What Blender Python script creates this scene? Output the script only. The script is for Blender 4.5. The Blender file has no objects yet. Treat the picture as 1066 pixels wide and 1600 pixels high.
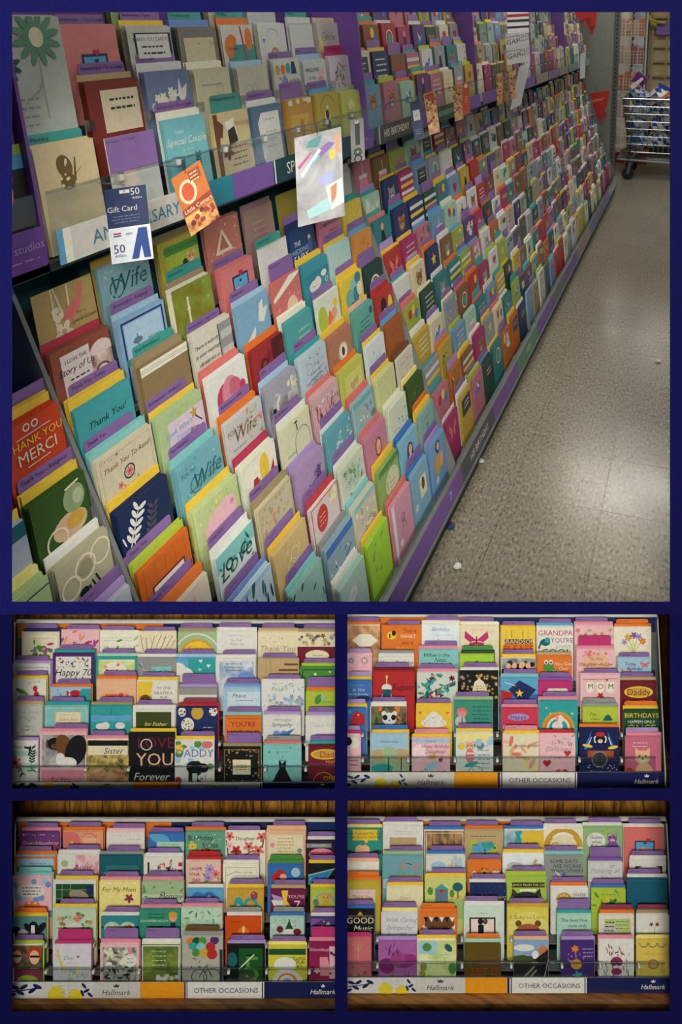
import bpy, bmesh, math, random
from mathutils import Vector, Matrix

# ------------------------------------------------------------------ camera
FOC, PPX, PPY = 1161.0, 714.0, 270.0          # focal length and principal point, in pixels of 1066 x 1600
YAW, PIT, EYE = math.radians(17.7), math.radians(11.42), 1.55
scene = bpy.context.scene
COL = scene.collection
FW = Vector((-math.sin(YAW) * math.cos(PIT), math.cos(YAW) * math.cos(PIT), -math.sin(PIT)))
RT = Vector((math.cos(YAW), math.sin(YAW), 0))
UP = RT.cross(FW)
CAM = Vector((0, 0, EYE))
cd = bpy.data.cameras.new('camera')
cd.sensor_fit = 'VERTICAL'
cd.sensor_height = 36.0
cd.lens = FOC / 1600 * 36.0
cd.shift_x = (533 - PPX) / 1600
cd.shift_y = (PPY - 800) / 1600
cd.clip_start = 0.02
cam = bpy.data.objects.new('camera', cd)
cam.matrix_world = Matrix((RT, UP, -FW)).transposed().to_4x4()
cam.location = CAM
COL.objects.link(cam)
scene.camera = cam

# ------------------------------------------------------------------ world light and lamp strengths, added fill lamps included
w = bpy.data.worlds.new('World')
scene.world = w
w.use_nodes = True
w.node_tree.nodes['Background'].inputs[0].default_value = (0.95, 1.0, 0.98, 1)
w.node_tree.nodes['Background'].inputs[1].default_value = 0.20
vs = scene.view_settings
vs.view_transform = 'Standard'
vs.look = 'None'
vs.gamma = 1.0
vs.exposure = 0.0
vs.use_curve_mapping = False
CEIL_EMIT = 16.0        # store ceiling lights
STRIP_FILL = 8.0       # fill strips added inside the navy cabinet
FRONT_FILL = 38.0      # fill panel added behind the eye for the navy wall and racks

# ------------------------------------------------------------------ materials
def lin(h):
    h = h.lstrip('#')
    c = [int(h[i:i + 2], 16) / 255 for i in (0, 2, 4)]
    return tuple(x / 12.92 if x <= 0.04045 else ((x + 0.055) / 1.055) ** 2.4 for x in c)

PAL = dict(wh='d9d8d2', cr='dcd3b4', iv='e3dfcc', pk='d98a9b', lp='e3b5bd', mg='b5316e', rd='b02a2c', dr='6d1c2c', co='d4716c',
           op='dc9a78', pe='e0b08c', yl='e2be3c', ly='e6d988', lm='a9bd3e', gn='4c8a3c', dg='1f4a2e', sg='9db58c', mt='a5cdb8',
           tl='2f9a9a', dt='145a63', lt='7fbfbd', lb='9dbfd4', bl='3a6fb5', nv='1c2c5c', pu='7d52a0', la='a78fc4', dp='4c2a6c',
           gy='8d8f8d', lg='b9bab4', bk='15151a', br='6a4526', tn='b79f74', go='c29a3c', ol='8b8a3a', ma='8c3a52', pb='6f8fc8',
           sk='5aa0c8', na='141c4e', dk='2c3034', kr='9c8a68', or_='d8742c', mv='a07a80', sl='5f7486', lime='9ccc3c')
PAL['or'] = PAL.pop('or_')
_mats = {}
def _base(name, rough=0.55):
    m = bpy.data.materials.new(name)
    m.use_nodes = True
    b = m.node_tree.nodes['Principled BSDF']
    b.inputs['Roughness'].default_value = rough
    return m, m.node_tree, b

def nd(nt, t, **kw):
    n = nt.nodes.new(t)
    for k, v in kw.items():
        setattr(n, k, v)
    return n

def paper(key, hexc, rough=0.5, var=0.06, scale=90):
    m, nt, b = _base('paper_' + key, rough)
    c = lin(hexc)
    tc = nd(nt, 'ShaderNodeTexCoord'); no = nd(nt, 'ShaderNodeTexNoise')
    no.inputs['Scale'].default_value = scale; no.inputs['Detail'].default_value = 3
    nt.links.new(tc.outputs['Object'], no.inputs['Vector'])
    r = nd(nt, 'ShaderNodeValToRGB')
    r.color_ramp.elements[0].position = 0.3; r.color_ramp.elements[1].position = 0.7
    r.color_ramp.elements[0].color = (*[x * (1 - var) for x in c], 1)
    r.color_ramp.elements[1].color = (*[min(1, x * (1 + var)) for x in c], 1)
    nt.links.new(no.outputs['Fac'], r.inputs['Fac'])
    nt.links.new(r.outputs['Color'], b.inputs['Base Color'])
    return m

def photo(key, hexes, scale=35, det=4, dist=0.6):
    """a printed photograph or watercolour: soft procedural mix of a few inks"""
    m, nt, b = _base('print_' + key, 0.4)
    tc = nd(nt, 'ShaderNodeTexCoord'); no = nd(nt, 'ShaderNodeTexNoise')
    no.inputs['Scale'].default_value = scale; no.inputs['Detail'].default_value = det; no.inputs['Distortion'].default_value = dist
    nt.links.new(tc.outputs['Object'], no.inputs['Vector'])
    r = nd(nt, 'ShaderNodeValToRGB')
    el = r.color_ramp.elements
    n = len(hexes)
    for i, h in enumerate(hexes):
        pos = 0.3 + 0.4 * i / (n - 1)
        e = el[0] if i == 0 else (el[1] if i == n - 1 else el.new(pos))
        e.position = pos; e.color = (*lin(h), 1)
    nt.links.new(no.outputs['Fac'], r.inputs['Fac'])
    nt.links.new(r.outputs['Color'], b.inputs['Base Color'])
    return m

PHOTO = {'~green': (['24401c', '5a7a2c', '93a84a'], 20), '~brown': (['2a1a10', '7a5030', 'c9a070'], 30), '~dark': (['0c0c0e', '2a2622', '8a7a60'], 30),
         '~gold': (['1c140a', '7a5a20', 'e0c878'], 40), '~peach': (['7a3a20', 'c87848', 'ecc090'], 25), '~pinkw': (['c05878', 'e2a8b8', 'ecdcd8'], 25),
         '~bluew': (['5a80b8', 'a8c4d8', 'e0e6e4'], 22), '~irid': (['c8d8e4', 'dcd0e0', 'e6ecea'], 25), '~tealw': (['2a7a90', '70b0b8', 'd0e0dc'], 22),
         '~rose': (['5c2430', 'b06a60', 'e8d0c4'], 30), '~streak': (['7a6a10', 'a89a2c', '4c6a1c', '8aa040'], 25), '~floral': (['f0eee6', 'e0dcc8', '9a4a58', '6a8a60'], 70),
         '~bush': (['14140e', '4a4a3a', 'd8d8c8'], 60), '~purplew': (['6a2460', 'b060a0', 'd8a8c8'], 18), '~grey': (['4a4c50', '8a8c90', 'c4c4c0'], 25),
         '~rust': (['8a3a18', 'b85a2c', 'd08048'], 40), '~wine': (['5a1024', 'a03040', 'e0b8b0'], 60), '~pizza': (['8a2c10', 'd0903c', 'e8c070'], 60),
         '~silver': (['74767c', 'b4b8bc', '98a8b0', 'c4c4c8'], 12), '~gwater': (['a8c050', 'd8dc80', 'e8e8c0'], 20), '~damask': (['e6e2dc', 'c8a0a8', '6a2c48'], 70)}

def M(k):
    if k in _mats:
        return _mats[k]
    if k in PAL:
        m = paper(k, PAL[k])
    elif k in PHOTO:
        m = photo(k[1:], *PHOTO[k])
    elif k.startswith('#'):
        m = paper(k[1:], k)
    else:
        raise KeyError(k)
    _mats[k] = m
    return m

def plastic(key, hexc, rough=0.35, metal=0.0, var=0.08, scale=20):
    m = paper(key, hexc, rough, var, scale)
    m.node_tree.nodes['Principled BSDF'].inputs['Metallic'].default_value = metal
    _mats[key] = m
    return m

def acrylic(key, tint=(0.93, 0.95, 0.95), gloss=0.09):
    m = bpy.data.materials.new(key); m.use_nodes = True
    nt = m.node_tree; nt.nodes.remove(nt.nodes['Principled BSDF'])
    t = nd(nt, 'ShaderNodeBsdfTransparent'); t.inputs[0].default_value = (*tint, 1)
    g = nd(nt, 'ShaderNodeBsdfGlossy'); g.inputs['Roughness'].default_value = 0.12; g.inputs['Color'].default_value = (0.9, 0.95, 0.95, 1)
    mx = nd(nt, 'ShaderNodeMixShader'); mx.inputs[0].default_value = gloss
    nt.links.new(t.outputs[0], mx.inputs[1]); nt.links.new(g.outputs[0], mx.inputs[2])
    nt.links.new(mx.outputs[0], nt.nodes['Material Output'].inputs['Surface'])
    _mats[key] = m
    return m

plastic('grey_plastic', '#6c706e'); plastic('dark_plastic', '#2a2d30'); plastic('white_plastic', '#c9c9c4')
plastic('steel', '#6c706e', 0.4, 0.5); plastic('chrome', '#b0b2b4', 0.25, 0.9); plastic('black_rubber', '#101012', 0.7)
plastic('purple_panel', '#6f4a94', 0.45); plastic('teal_panel', '#1f6a70', 0.5); plastic('pillar_paint', '#7e8076', 0.6)
plastic('purple_tab', '#84649e', 0.42); plastic('red_board', '#b8281e', 0.5); plastic('beige_wall', '#b7a47c', 0.6)
plastic('blue_panel', '#2a47a0', 0.5); plastic('kick_black', '#14130f', 0.6); plastic('ceiling_white', '#c6c6be', 0.8)
plastic('store_wall', '#a8a596', 0.7); plastic('lower_carpet', '#4a4438', 0.9); plastic('white_panel', '#d0d4d8', 0.4)
acrylic('clear_acrylic'); acrylic('clip_acrylic', (0.82, 0.84, 0.84), 0.2)

def navy_mat():
    m, nt, b = _base('navy_board', 0.85)
    tc = nd(nt, 'ShaderNodeTexCoord'); no = nd(nt, 'ShaderNodeTexNoise'); r = nd(nt, 'ShaderNodeValToRGB')
    no.inputs['Scale'].default_value = 420; no.inputs['Detail'].default_value = 2
    r.color_ramp.elements[0].position = 0.3; r.color_ramp.elements[1].position = 0.72
    r.color_ramp.elements[0].color = (*lin('#07073a'), 1); r.color_ramp.elements[1].color = (*lin('#0c0c50'), 1)
    b.inputs['Specular IOR Level'].default_value = 0.1
    nt.links.new(tc.outputs['Object'], no.inputs['Vector']); nt.links.new(no.outputs['Fac'], r.inputs['Fac'])
    nt.links.new(r.outputs['Color'], b.inputs['Base Color'])
    _mats['navy'] = m
navy_mat()

def wood_mat(key, c0, c1, c2, axis):
    m, nt, b = _base(key, 0.38)
    tc = nd(nt, 'ShaderNodeTexCoord'); mp = nd(nt, 'ShaderNodeMapping'); oi = nd(nt, 'ShaderNodeObjectInfo')
    sc = [14, 14, 14]; sc[axis] = 1.1
    mp.inputs['Scale'].default_value = sc
    ad = nd(nt, 'ShaderNodeVectorMath'); ad.operation = 'ADD'
    mu = nd(nt, 'ShaderNodeMath'); mu.operation = 'MULTIPLY'; mu.inputs[1].default_value = 37
    nt.links.new(oi.outputs['Random'], mu.inputs[0])
    nt.links.new(tc.outputs['Object'], ad.inputs[0]); nt.links.new(mu.outputs[0], ad.inputs[1])
    nt.links.new(ad.outputs[0], mp.inputs['Vector'])
    wv = nd(nt, 'ShaderNodeTexNoise'); wv.inputs['Scale'].default_value = 4.0; wv.inputs['Detail'].default_value = 6; wv.inputs['Distortion'].default_value = 0.7
    nt.links.new(mp.outputs[0], wv.inputs['Vector'])
    r = nd(nt, 'ShaderNodeValToRGB')
    r.color_ramp.elements[0].color = (*lin(c0), 1); r.color_ramp.elements[1].color = (*lin(c2), 1)
    r.color_ramp.elements[0].position = .32; r.color_ramp.elements[1].position = .68
    e = r.color_ramp.elements.new(0.5); e.color = (*lin(c1), 1)
    nt.links.new(wv.outputs['Fac'], r.inputs['Fac']); nt.links.new(r.outputs['Color'], b.inputs['Base Color'])
    _mats[key] = m
wood_mat('oak_plank', '#4a2e0c', '#8a5c22', '#a87a34', 2)
wood_mat('oak_ledge', '#4d2f10', '#7a4e1f', '#94652c', 0)
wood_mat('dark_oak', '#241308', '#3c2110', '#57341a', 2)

def tile_mat():
    m, nt, b = _base('vinyl_tile', 0.3)
    ge = nd(nt, 'ShaderNodeNewGeometry'); oi = nd(nt, 'ShaderNodeObjectInfo')
    n1 = nd(nt, 'ShaderNodeTexNoise'); n1.inputs['Scale'].default_value = 120; n1.inputs['Detail'].default_value = 3
    mp = nd(nt, 'ShaderNodeMapping'); mp.inputs['Scale'].default_value = (1, 0.45, 1)
    nt.links.new(ge.outputs['Position'], mp.inputs['Vector']); nt.links.new(mp.outputs[0], n1.inputs['Vector'])
    r = nd(nt, 'ShaderNodeValToRGB'); el = r.color_ramp.elements
    el[0].position = 0.33; el[0].color = (*lin('#565247'), 1)
    el[1].position = 0.68; el[1].color = (*lin('#99917f'), 1)
    e = el.new(0.44); e.color = (*lin('#787266'), 1)
    e = el.new(0.57); e.color = (*lin('#7f796a'), 1)
    nt.links.new(n1.outputs['Fac'], r.inputs['Fac'])
    hs = nd(nt, 'ShaderNodeHueSaturation')
    mr = nd(nt, 'ShaderNodeMapRange'); mr.inputs['To Min'].default_value = 0.94; mr.inputs['To Max'].default_value = 1.06
    nt.links.new(oi.outputs['Random'], mr.inputs['Value']); nt.links.new(mr.outputs[0], hs.inputs['Value'])
    nt.links.new(r.outputs['Color'], hs.inputs['Color']); nt.links.new(hs.outputs['Color'], b.inputs['Base Color'])
    n2 = nd(nt, 'ShaderNodeTexNoise'); n2.inputs['Scale'].default_value = 3.5; n2.inputs['Detail'].default_value = 4
    nt.links.new(ge.outputs['Position'], n2.inputs['Vector'])
    m2 = nd(nt, 'ShaderNodeMapRange'); m2.inputs['To Min'].default_value = 0.14; m2.inputs['To Max'].default_value = 0.3
    nt.links.new(n2.outputs['Fac'], m2.inputs['Value']); nt.links.new(m2.outputs[0], b.inputs['Roughness'])
    _mats['tile'] = m
tile_mat()
def emit_mat(key, col, s):
    m = bpy.data.materials.new(key); m.use_nodes = True; nt = m.node_tree
    b = nt.nodes['Principled BSDF']
    b.inputs['Base Color'].default_value = (0.8, 0.8, 0.8, 1)
    b.inputs['Emission Color'].default_value = (*col, 1); b.inputs['Emission Strength'].default_value = s
    _mats[key] = m
emit_mat('store_diffuser', (1.0, 0.97, 0.88), CEIL_EMIT)
emit_mat('strip_fill_glow', (1.0, 0.9, 0.72), STRIP_FILL)
emit_mat('front_fill_glow', (1.0, 0.95, 0.84), FRONT_FILL)

# ------------------------------------------------------------------ mesh helpers
class MB:
    def __init__(s):
        s.v = []; s.f = []; s.mi = []; s.mats = []
    def slot(s, k):
        if k not in s.mats:
            s.mats.append(k)
        return s.mats.index(k)
    def poly(s, pts, k):
        i = len(s.v); s.v.extend(Vector(p) for p in pts); s.f.append(tuple(range(i, i + len(pts)))); s.mi.append(s.slot(k))
    def faces(s, pts, faces, k):
        i = len(s.v); s.v.extend(Vector(p) for p in pts); q = s.slot(k)
        for f in faces:
            s.f.append(tuple(a + i for a in f)); s.mi.append(q)
    def box(s, o, a, b, c, k):
        o, a, b, c = Vector(o), Vector(a), Vector(b), Vector(c)
        p = [o, o + a, o + a + b, o + b, o + c, o + a + c, o + a + b + c, o + b + c]
        F = [(0, 3, 2, 1), (4, 5, 6, 7), (0, 1, 5, 4), (1, 2, 6, 5), (2, 3, 7, 6), (3, 0, 4, 7)]
        if a.cross(b).dot(c) < 0:
            F = [tuple(reversed(f)) for f in F]
        s.faces(p, F, k)
    def abox(s, x0, x1, y0, y1, z0, z1, k):
        s.box((x0, y0, z0), (x1 - x0, 0, 0), (0, y1 - y0, 0), (0, 0, z1 - z0), k)
    def prism(s, pts, off, k):
        """polygon pts swept by the vector off"""
        n = len(pts); pts = [Vector(p) for p in pts]; off = Vector(off)
        F = [tuple(reversed(range(n))), tuple(range(n, 2 * n))] + [(i, (i + 1) % n, (i + 1) % n + n, i + n) for i in range(n)]
        s.faces(pts + [p + off for p in pts], F, k)
    def tube(s, pts, r, k, n=6, cap=True):
        pts = [Vector(p) for p in pts]; rings = []
        for i, p in enumerate(pts):
            t = (pts[min(i + 1, len(pts) - 1)] - pts[max(i - 1, 0)]).normalized()
            a = t.cross(Vector((0, 0, 1)))
            if a.length < 1e-3:
                a = t.cross(Vector((1, 0, 0)))
            a.normalize(); b = t.cross(a)
            rings += [p + (a * math.cos(2 * math.pi * j / n) + b * math.sin(2 * math.pi * j / n)) * r for j in range(n)]
        F = []
        for i in range(len(pts) - 1):
            for j in range(n):
                F.append((i * n + j, i * n + (j + 1) % n, (i + 1) * n + (j + 1) % n, (i + 1) * n + j))
        if cap:
            F.append(tuple(reversed(range(n)))); F.append(tuple(range((len(pts) - 1) * n, len(pts) * n)))
        s.faces(rings, F, k)
    def build(s, name, parent=None, loc=(0, 0, 0), clip=()):
        loc = Vector(loc)
        me = bpy.data.meshes.new(name)
        me.from_pydata([tuple(p - loc) for p in s.v], [], s.f)
        for k in s.mats:
            me.materials.append(M(k) if k not in _mats else _mats[k])
        me.polygons.foreach_set('material_index', s.mi)
        me.update()
        if clip:
            need = [(co, no) for co, no in clip if any((p - co).dot(no) > 0 for p in s.v)]
            if need:
                bm = bmesh.new(); bm.from_mesh(me)
                for co, no in need:
                    bmesh.ops.bisect_plane(bm, geom=bm.verts[:] + bm.edges[:] + bm.faces[:], dist=1e-6, plane_co=co - loc, plane_no=no, clear_outer=True)
                bm.to_mesh(me); bm.free(); me.update()
        o = bpy.data.objects.new(name, me); COL.objects.link(o)
        if parent:
            o.parent = parent
        else:
            o.location = loc
        return o

def tag(o, label=None, cat=None, group=None, kind=None):
    if label: o['label'] = label
    if cat: o['category'] = cat
    if group: o['group'] = group
    if kind: o['kind'] = kind
    return o

def empty(name, loc, label=None, cat=None, group=None, kind=None):
    o = bpy.data.objects.new(name, None); o.location = loc; o.empty_display_size = 0.05
    COL.objects.link(o)
    return tag(o, label, cat, group, kind)

def ray(x, y):
    return FW + RT * ((x - PPX) / FOC) - UP * ((y - PPY) / FOC)
def at(x, y, dep):
    """point seen at pixel x, y that stands dep metres in front of the eye"""
    return CAM + ray(x, y) * dep

# ------------------------------------------------------------------ flat print: a small drawing language for the card fronts
_txt = {}
def glyphs(t):
    if t in _txt:
        return _txt[t]
    c = bpy.data.curves.new('t', 'FONT'); c.body = t; c.resolution_u = 2; c.size = 1.0
    o = bpy.data.objects.new('t', c)
    me = o.to_mesh()
    v = [(p.co.x, p.co.y) for p in me.vertices]; f = [tuple(p.vertices) for p in me.polygons]
    o.to_mesh_clear(); bpy.data.objects.remove(o); bpy.data.curves.remove(c)
    w = max([p[0] for p in v] or [0])
    _txt[t] = (v, f, w)
    return _txt[t]

def clip_rect(pts, w, h):
    for ax, lim, sgn in ((0, 0, 1), (0, w, -1), (1, 0, 1), (1, h, -1)):
        out = []
        for i in range(len(pts)):
            a, b = pts[i - 1], pts[i]
            ia, ib = (a[ax] - lim) * sgn >= 0, (b[ax] - lim) * sgn >= 0
            if ia != ib:
                t = (lim - a[ax]) / (b[ax] - a[ax])
                out.append((a[0] + (b[0] - a[0]) * t, a[1] + (b[1] - a[1]) * t))
            if ib:
                out.append(b)
        pts = out
        if len(pts) < 3:
            return []
    return pts

def ell(u, v, a, b, n=14, rot=0, a0=0, a1=360):
    c, s = math.cos(rot), math.sin(rot); o = []
    for i in range(n):
        t = math.radians(a0 + (a1 - a0) * i / n)
        x, y = a * math.cos(t), b * math.sin(t)
        o.append((u + x * c - y * s, v + x * s + y * c))
    return o

def draw(art, hmax, rng):
    """-> list of (2D points, faces or None, colour) in card widths, v downwards from the top edge"""
    out = []
    def P(pts, c):
        q = clip_rect(list(pts), 1, hmax)
        if q:
            out.append((q, None, c))
    def flower(u, v, r, n, c, cc):
        for i in range(n):
            t = 2 * math.pi * i / n + 0.3
            P(ell(u + math.cos(t) * r * .58, v + math.sin(t) * r * .58, r * .46, r * .3 * min(1, 5.5 / n), 8, t), c)
        P(ell(u, v, r * .26, r * .26, 8), cc)
    def heart(u, v, r, c):
        P([(u + r * .062 * 16 * math.sin(t) ** 3, v - r * .062 * (13 * math.cos(t) - 5 * math.cos(2 * t) - 2 * math.cos(3 * t) - math.cos(4 * t))) for t in [i * math.pi / 10 for i in range(20)]], c)
    def star(u, v, r, c):
        P([(u + (r if i % 2 == 0 else r * .42) * math.sin(i * math.pi / 5), v - (r if i % 2 == 0 else r * .42) * math.cos(i * math.pi / 5)) for i in range(10)], c)
    def leaf(u, v, l, wd, ang, c):
        P(ell(u + math.cos(ang) * l / 2, v + math.sin(ang) * l / 2, l / 2, wd / 2, 8, ang), c)
    def line(u0, v0, u1, v1, wd, c):
        d = math.hypot(u1 - u0, v1 - v0) or 1
        nx, ny = -(v1 - v0) / d * wd / 2, (u1 - u0) / d * wd / 2
        P([(u0 + nx, v0 + ny), (u1 + nx, v1 + ny), (u1 - nx, v1 - ny), (u0 - nx, v0 - ny)], c)
    for cmd in art.split(';'):
        t = cmd.split()
        if not t:
            continue
        k, a = t[0], t[1:]
        if k == 'R':
            u0, v0, u1, v1 = map(float, a[:4]); P([(u0, v0), (u1, v0), (u1, v1), (u0, v1)], a[4])
        elif k == 'E':
            u, v, ru, rv = map(float, a[:4]); P(ell(u, v, ru, rv, 18, float(a[5]) if len(a) > 5 else 0), a[4])
        elif k == 'F':
            flower(float(a[0]), float(a[1]), float(a[2]), int(a[3]), a[4], a[5])
        elif k == 'H':
            heart(float(a[0]), float(a[1]), float(a[2]), a[3])
        elif k == 'S':
            star(float(a[0]), float(a[1]), float(a[2]), a[3])
        elif k == 'P':
            q = list(map(float, a[1:])); P(list(zip(q[::2], q[1::2])), a[0])
        elif k == 'B':
            m, wd = float(a[1]), float(a[2]); b = hmax - m
            for r in ((m, m, 1 - m, m + wd), (m, b - wd, 1 - m, b), (m, m + wd, m + wd, b - wd), (1 - m - wd, m + wd, 1 - m, b - wd)):
                P([(r[0], r[1]), (r[2], r[1]), (r[2], r[3]), (r[0], r[3])], a[0])
        elif k == 'L':
            u, v, wd, n, c = float(a[0]), float(a[1]), float(a[2]), int(a[3]), a[4]
            dv = float(a[5]) if len(a) > 5 else .075
            for i in range(n):
                x = u - wd / 2 * rng.uniform(.75, 1); e = u + wd / 2 * rng.uniform(.75, 1)
                while x < e:
                    l = rng.uniform(.04, .12); hh = dv * .17
                    P([(x, v + i * dv - hh), (min(x + l, e), v + i * dv - hh), (min(x + l, e), v + i * dv + hh * .6), (x, v + i * dv + hh * .6)], c)
                    x += l + .025
        elif k in 'TI':
            u, v, hh, c, s = float(a[0]), float(a[1]), float(a[2]), a[3], a[4].replace('_', ' ')
            gv, gf, gw = glyphs(s); sc = hh / .69; sh = .28 if k == 'I' else 0
            mw = 1.94 * min(u, 1 - u)
            if gw * sc > mw:
                sc = mw / gw; hh = sc * .69
            out.append(([(u + (x - gw / 2 + sh * (y - .3)) * sc, v + hh / 2 - y * sc) for x, y in gv], gf, c))
        elif k == 'O':
            u, v, r, wd, c = float(a[0]), float(a[1]), float(a[2]), float(a[3]), a[4]
            a0, a1 = (float(a[5]), float(a[6])) if len(a) > 6 else (0, 360)
            n = 16
            for i in range(n):
                t0 = math.radians(a0 + (a1 - a0) * i / n); t1 = math.radians(a0 + (a1 - a0) * (i + 1) / n)
                P([(u + r * math.cos(t0), v + r * math.sin(t0)), (u + r * math.cos(t1), v + r * math.sin(t1)), (u + (r - wd) * math.cos(t1), v + (r - wd) * math.sin(t1)), (u + (r - wd) * math.cos(t0), v + (r - wd) * math.sin(t0))], c)
        elif k == 'C':
            line(*map(float, a[:5]), a[5])
        elif k == 'X':
            u0, v0, u1, v1 = map(float, a[:4]); n, r, cs, kd = int(a[4]), float(a[5]), a[6].split(','), a[7]
            for i in range(n):
                u, v, c = rng.uniform(u0, u1), rng.uniform(v0, v1), rng.choice(cs); q = r * rng.uniform(.7, 1.25)
                if kd == 'e': P(ell(u, v, q, q, 8), c)
                elif kd == 'f': flower(u, v, q, 5, c, rng.choice(cs))
                elif kd == 'h': heart(u, v, q, c)
                elif kd == 's': star(u, v, q, c)
                elif kd == 'l': leaf(u, v, q * 2.4, q * .8, rng.uniform(0, 6.28), c)
                elif kd == 'v': leaf(u, v, q * 3, q * .5, -1.57 + rng.uniform(-.4, .4), c)
        elif k == 'W':          # sprig: stem with paired leaves from u,v going up by s, leaning by ang
            u, v, s, c = float(a[0]), float(a[1]), float(a[2]), a[3]; ang = -1.57 + (float(a[4]) if len(a) > 4 else 0)
            line(u, v, u + math.cos(ang) * s, v + math.sin(ang) * s, s * .03, c)
            for i in range(1, 6):
                q = i / 5.2; x, y = u + math.cos(ang) * s * q, v + math.sin(ang) * s * q
                leaf(x, y, s * .3, s * .12, ang - .9, c); leaf(x, y, s * .3, s * .12, ang + .9, c)
        elif k == 'U':          # butterfly
            u, v, s, c, cc = float(a[0]), float(a[1]), float(a[2]), a[3], a[4]
            for sg in (-1, 1):
                P([(u, v), (u + sg * s * .95, v - s * .8), (u + sg * s, v - s * .2), (u + sg * s * .55, v + s * .15)], c)
                P([(u, v + .1 * s), (u + sg * s * .6, v + s * .2), (u + sg * s * .65, v + s * .7), (u + sg * s * .25, v + s * .65)], c)
            P(ell(u, v + s * .05, s * .07, s * .45, 8), cc)
        elif k == 'K':          # animal face
            u, v, s, c, cc, ear = float(a[0]), float(a[1]), float(a[2]), a[3], a[4], a[5]
            for sg in (-1, 1):
                if ear == 'p':
                    P([(u + sg * s * .9, v - s * .2), (u + sg * s * .95, v - s * 1.25), (u + sg * s * .15, v - s * .7)], c)
                elif ear == 'r':
                    P(ell(u + sg * s * .75, v - s * .75, s * .38, s * .38, 10), c); P(ell(u + sg * s * .75, v - s * .75, s * .2, s * .2, 8), cc)
                else:
                    P(ell(u + sg * s * .95, v, s * .3, s * .7, 10), cc)
            P(ell(u, v, s, s * .9, 16), c); P(ell(u, v + s * .35, s * .5, s * .38, 12), cc)
            for sg in (-1, 1):
                P(ell(u + sg * s * .4, v - s * .15, s * .13, s * .15, 8), 'bk')
            P(ell(u, v + s * .22, s * .14, s * .1, 8), 'bk')
        elif k == 'D':          # bird
            u, v, s, c = float(a[0]), float(a[1]), float(a[2]), a[3]
            P(ell(u, v, s, s * .5, 12, -.35), c); P(ell(u + s * .8, v - s * .55, s * .36, s * .33, 10), c)
            P([(u - s * .6, v + s * .1), (u - s * 1.7, v + s * .8), (u - s * 1.4, v + s * .2)], c)
            P([(u - .1 * s, v), (u - s * .9, v - s * 1.2), (u + s * .5, v - s * .2)], a[4])
            P([(u + s * 1.1, v - s * .65), (u + s * 1.4, v - s * .5), (u + s * 1.1, v - s * .42)], 'go')
    return out

def put_art(mb, art, TL, u, d, n, w, h, seed, off0=.0005):
    rng = random.Random(seed); off = off0
    items = draw(art, h / w, rng)
    step = min(.00005, .0012 / max(1, len(items)))
    for pts, fc, c in items:
        off += step
        q = [TL + u * (x * w) + d * (y * w) + n * off for x, y in pts]
        if fc is None:
            mb.poly(q[::-1], c)
        else:
            mb.faces(q, fc, c)

NCARD = [0]
def make_card(label, TL, u, d, n, w, h, base, env, art, group, nsp=3, nenv=2, rise=.007, clip=(), gap=.0021):
    """one greeting card in its pocket, with the copies and envelopes that stand behind it"""
    NCARD[0] += 1
    rng = random.Random(NCARD[0] * 7 + 3)
    loc = TL + u * (w / 2) + d * h
    mb = MB(); mb.box(TL, u * w, d * h, -n * .0014, base)
    o = mb.build('greeting_card', None, loc, clip)
    tag(o, label, 'greeting card', group)
    if art.strip():
        a = MB(); put_art(a, art, TL, u, d, n, w, h, NCARD[0])
        if a.v:
            a.build('artwork', o, loc, clip)
    k = 1
    if nsp:
        s = MB()
        for j in range(nsp):
            p = TL - n * (gap * k) + u * rng.uniform(-.0035, .001) - d * (.0008 * k + rng.uniform(0, .001))
            s.box(p, u * w, d * (h + .0008 * k), -n * .0012, base if not base.startswith('~') else 'iv'); k += 1
        s.build('spare_card', o, loc, clip)
    if env and env != '-':
        e = MB()
        for j in range(nenv):
            p = TL - n * (gap * k + .0006) + u * rng.uniform(-.003, .003) - d * (rise + .0012 * j)
            e.box(p, u * (w * 1.0), d * (h + rise), -n * .0012, env); k += 1
        e.build('envelope', o, loc, clip)
    return o, k * gap + .002

def make_tab(parent, TL, u, d, n, w, h, col, txt=None, clip=(), loc=None, art=None):
    """category divider standing behind a pocket; rounded top corners"""
    loc = parent.location if loc is None else loc
    r = .006
    out = [(0, h), (0, r), (.0018, .0018), (r, 0), (w - r, 0), (w - .0018, .0018), (w, r), (w, h)]
    mb = MB(); mb.prism([TL + u * x + d * y for x, y in out], -n * .0009, col)
    o = mb.build('divider', parent, loc, clip)
    if txt or art:
        a = MB(); put_art(a, art or '', TL, u, d, n, w, h, len(parent.children))
        if txt:
            gv, gf, gw = glyphs(txt.replace('_', ' ')); sc = .0068 / .69
            a.faces([TL + u * (.005 + x * sc) + d * (.012 - y * sc) + n * .0006 for x, y in gv], gf, 'bk')
        if a.v:
            a.build('lettering', o, loc, clip)
    return o

# ------------------------------------------------------------------ the setting
def fr(mb, x0, x1, y0, y1, d0, d1, k):
    """block whose four long edges run away from the eye, so an opening cut in a wall has splayed edges"""
    g = lambda d, x: d(x) if callable(d) else d
    p = [at(x, y, g(d, x)) for d in (d0, d1) for x, y in ((x0, y0), (x1, y0), (x1, y1), (x0, y1))]
    mb.faces(p, [(0, 1, 2, 3), (7, 6, 5, 4), (0, 4, 5, 1), (1, 5, 6, 2), (2, 6, 7, 3), (3, 7, 4, 0)], k)

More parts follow.
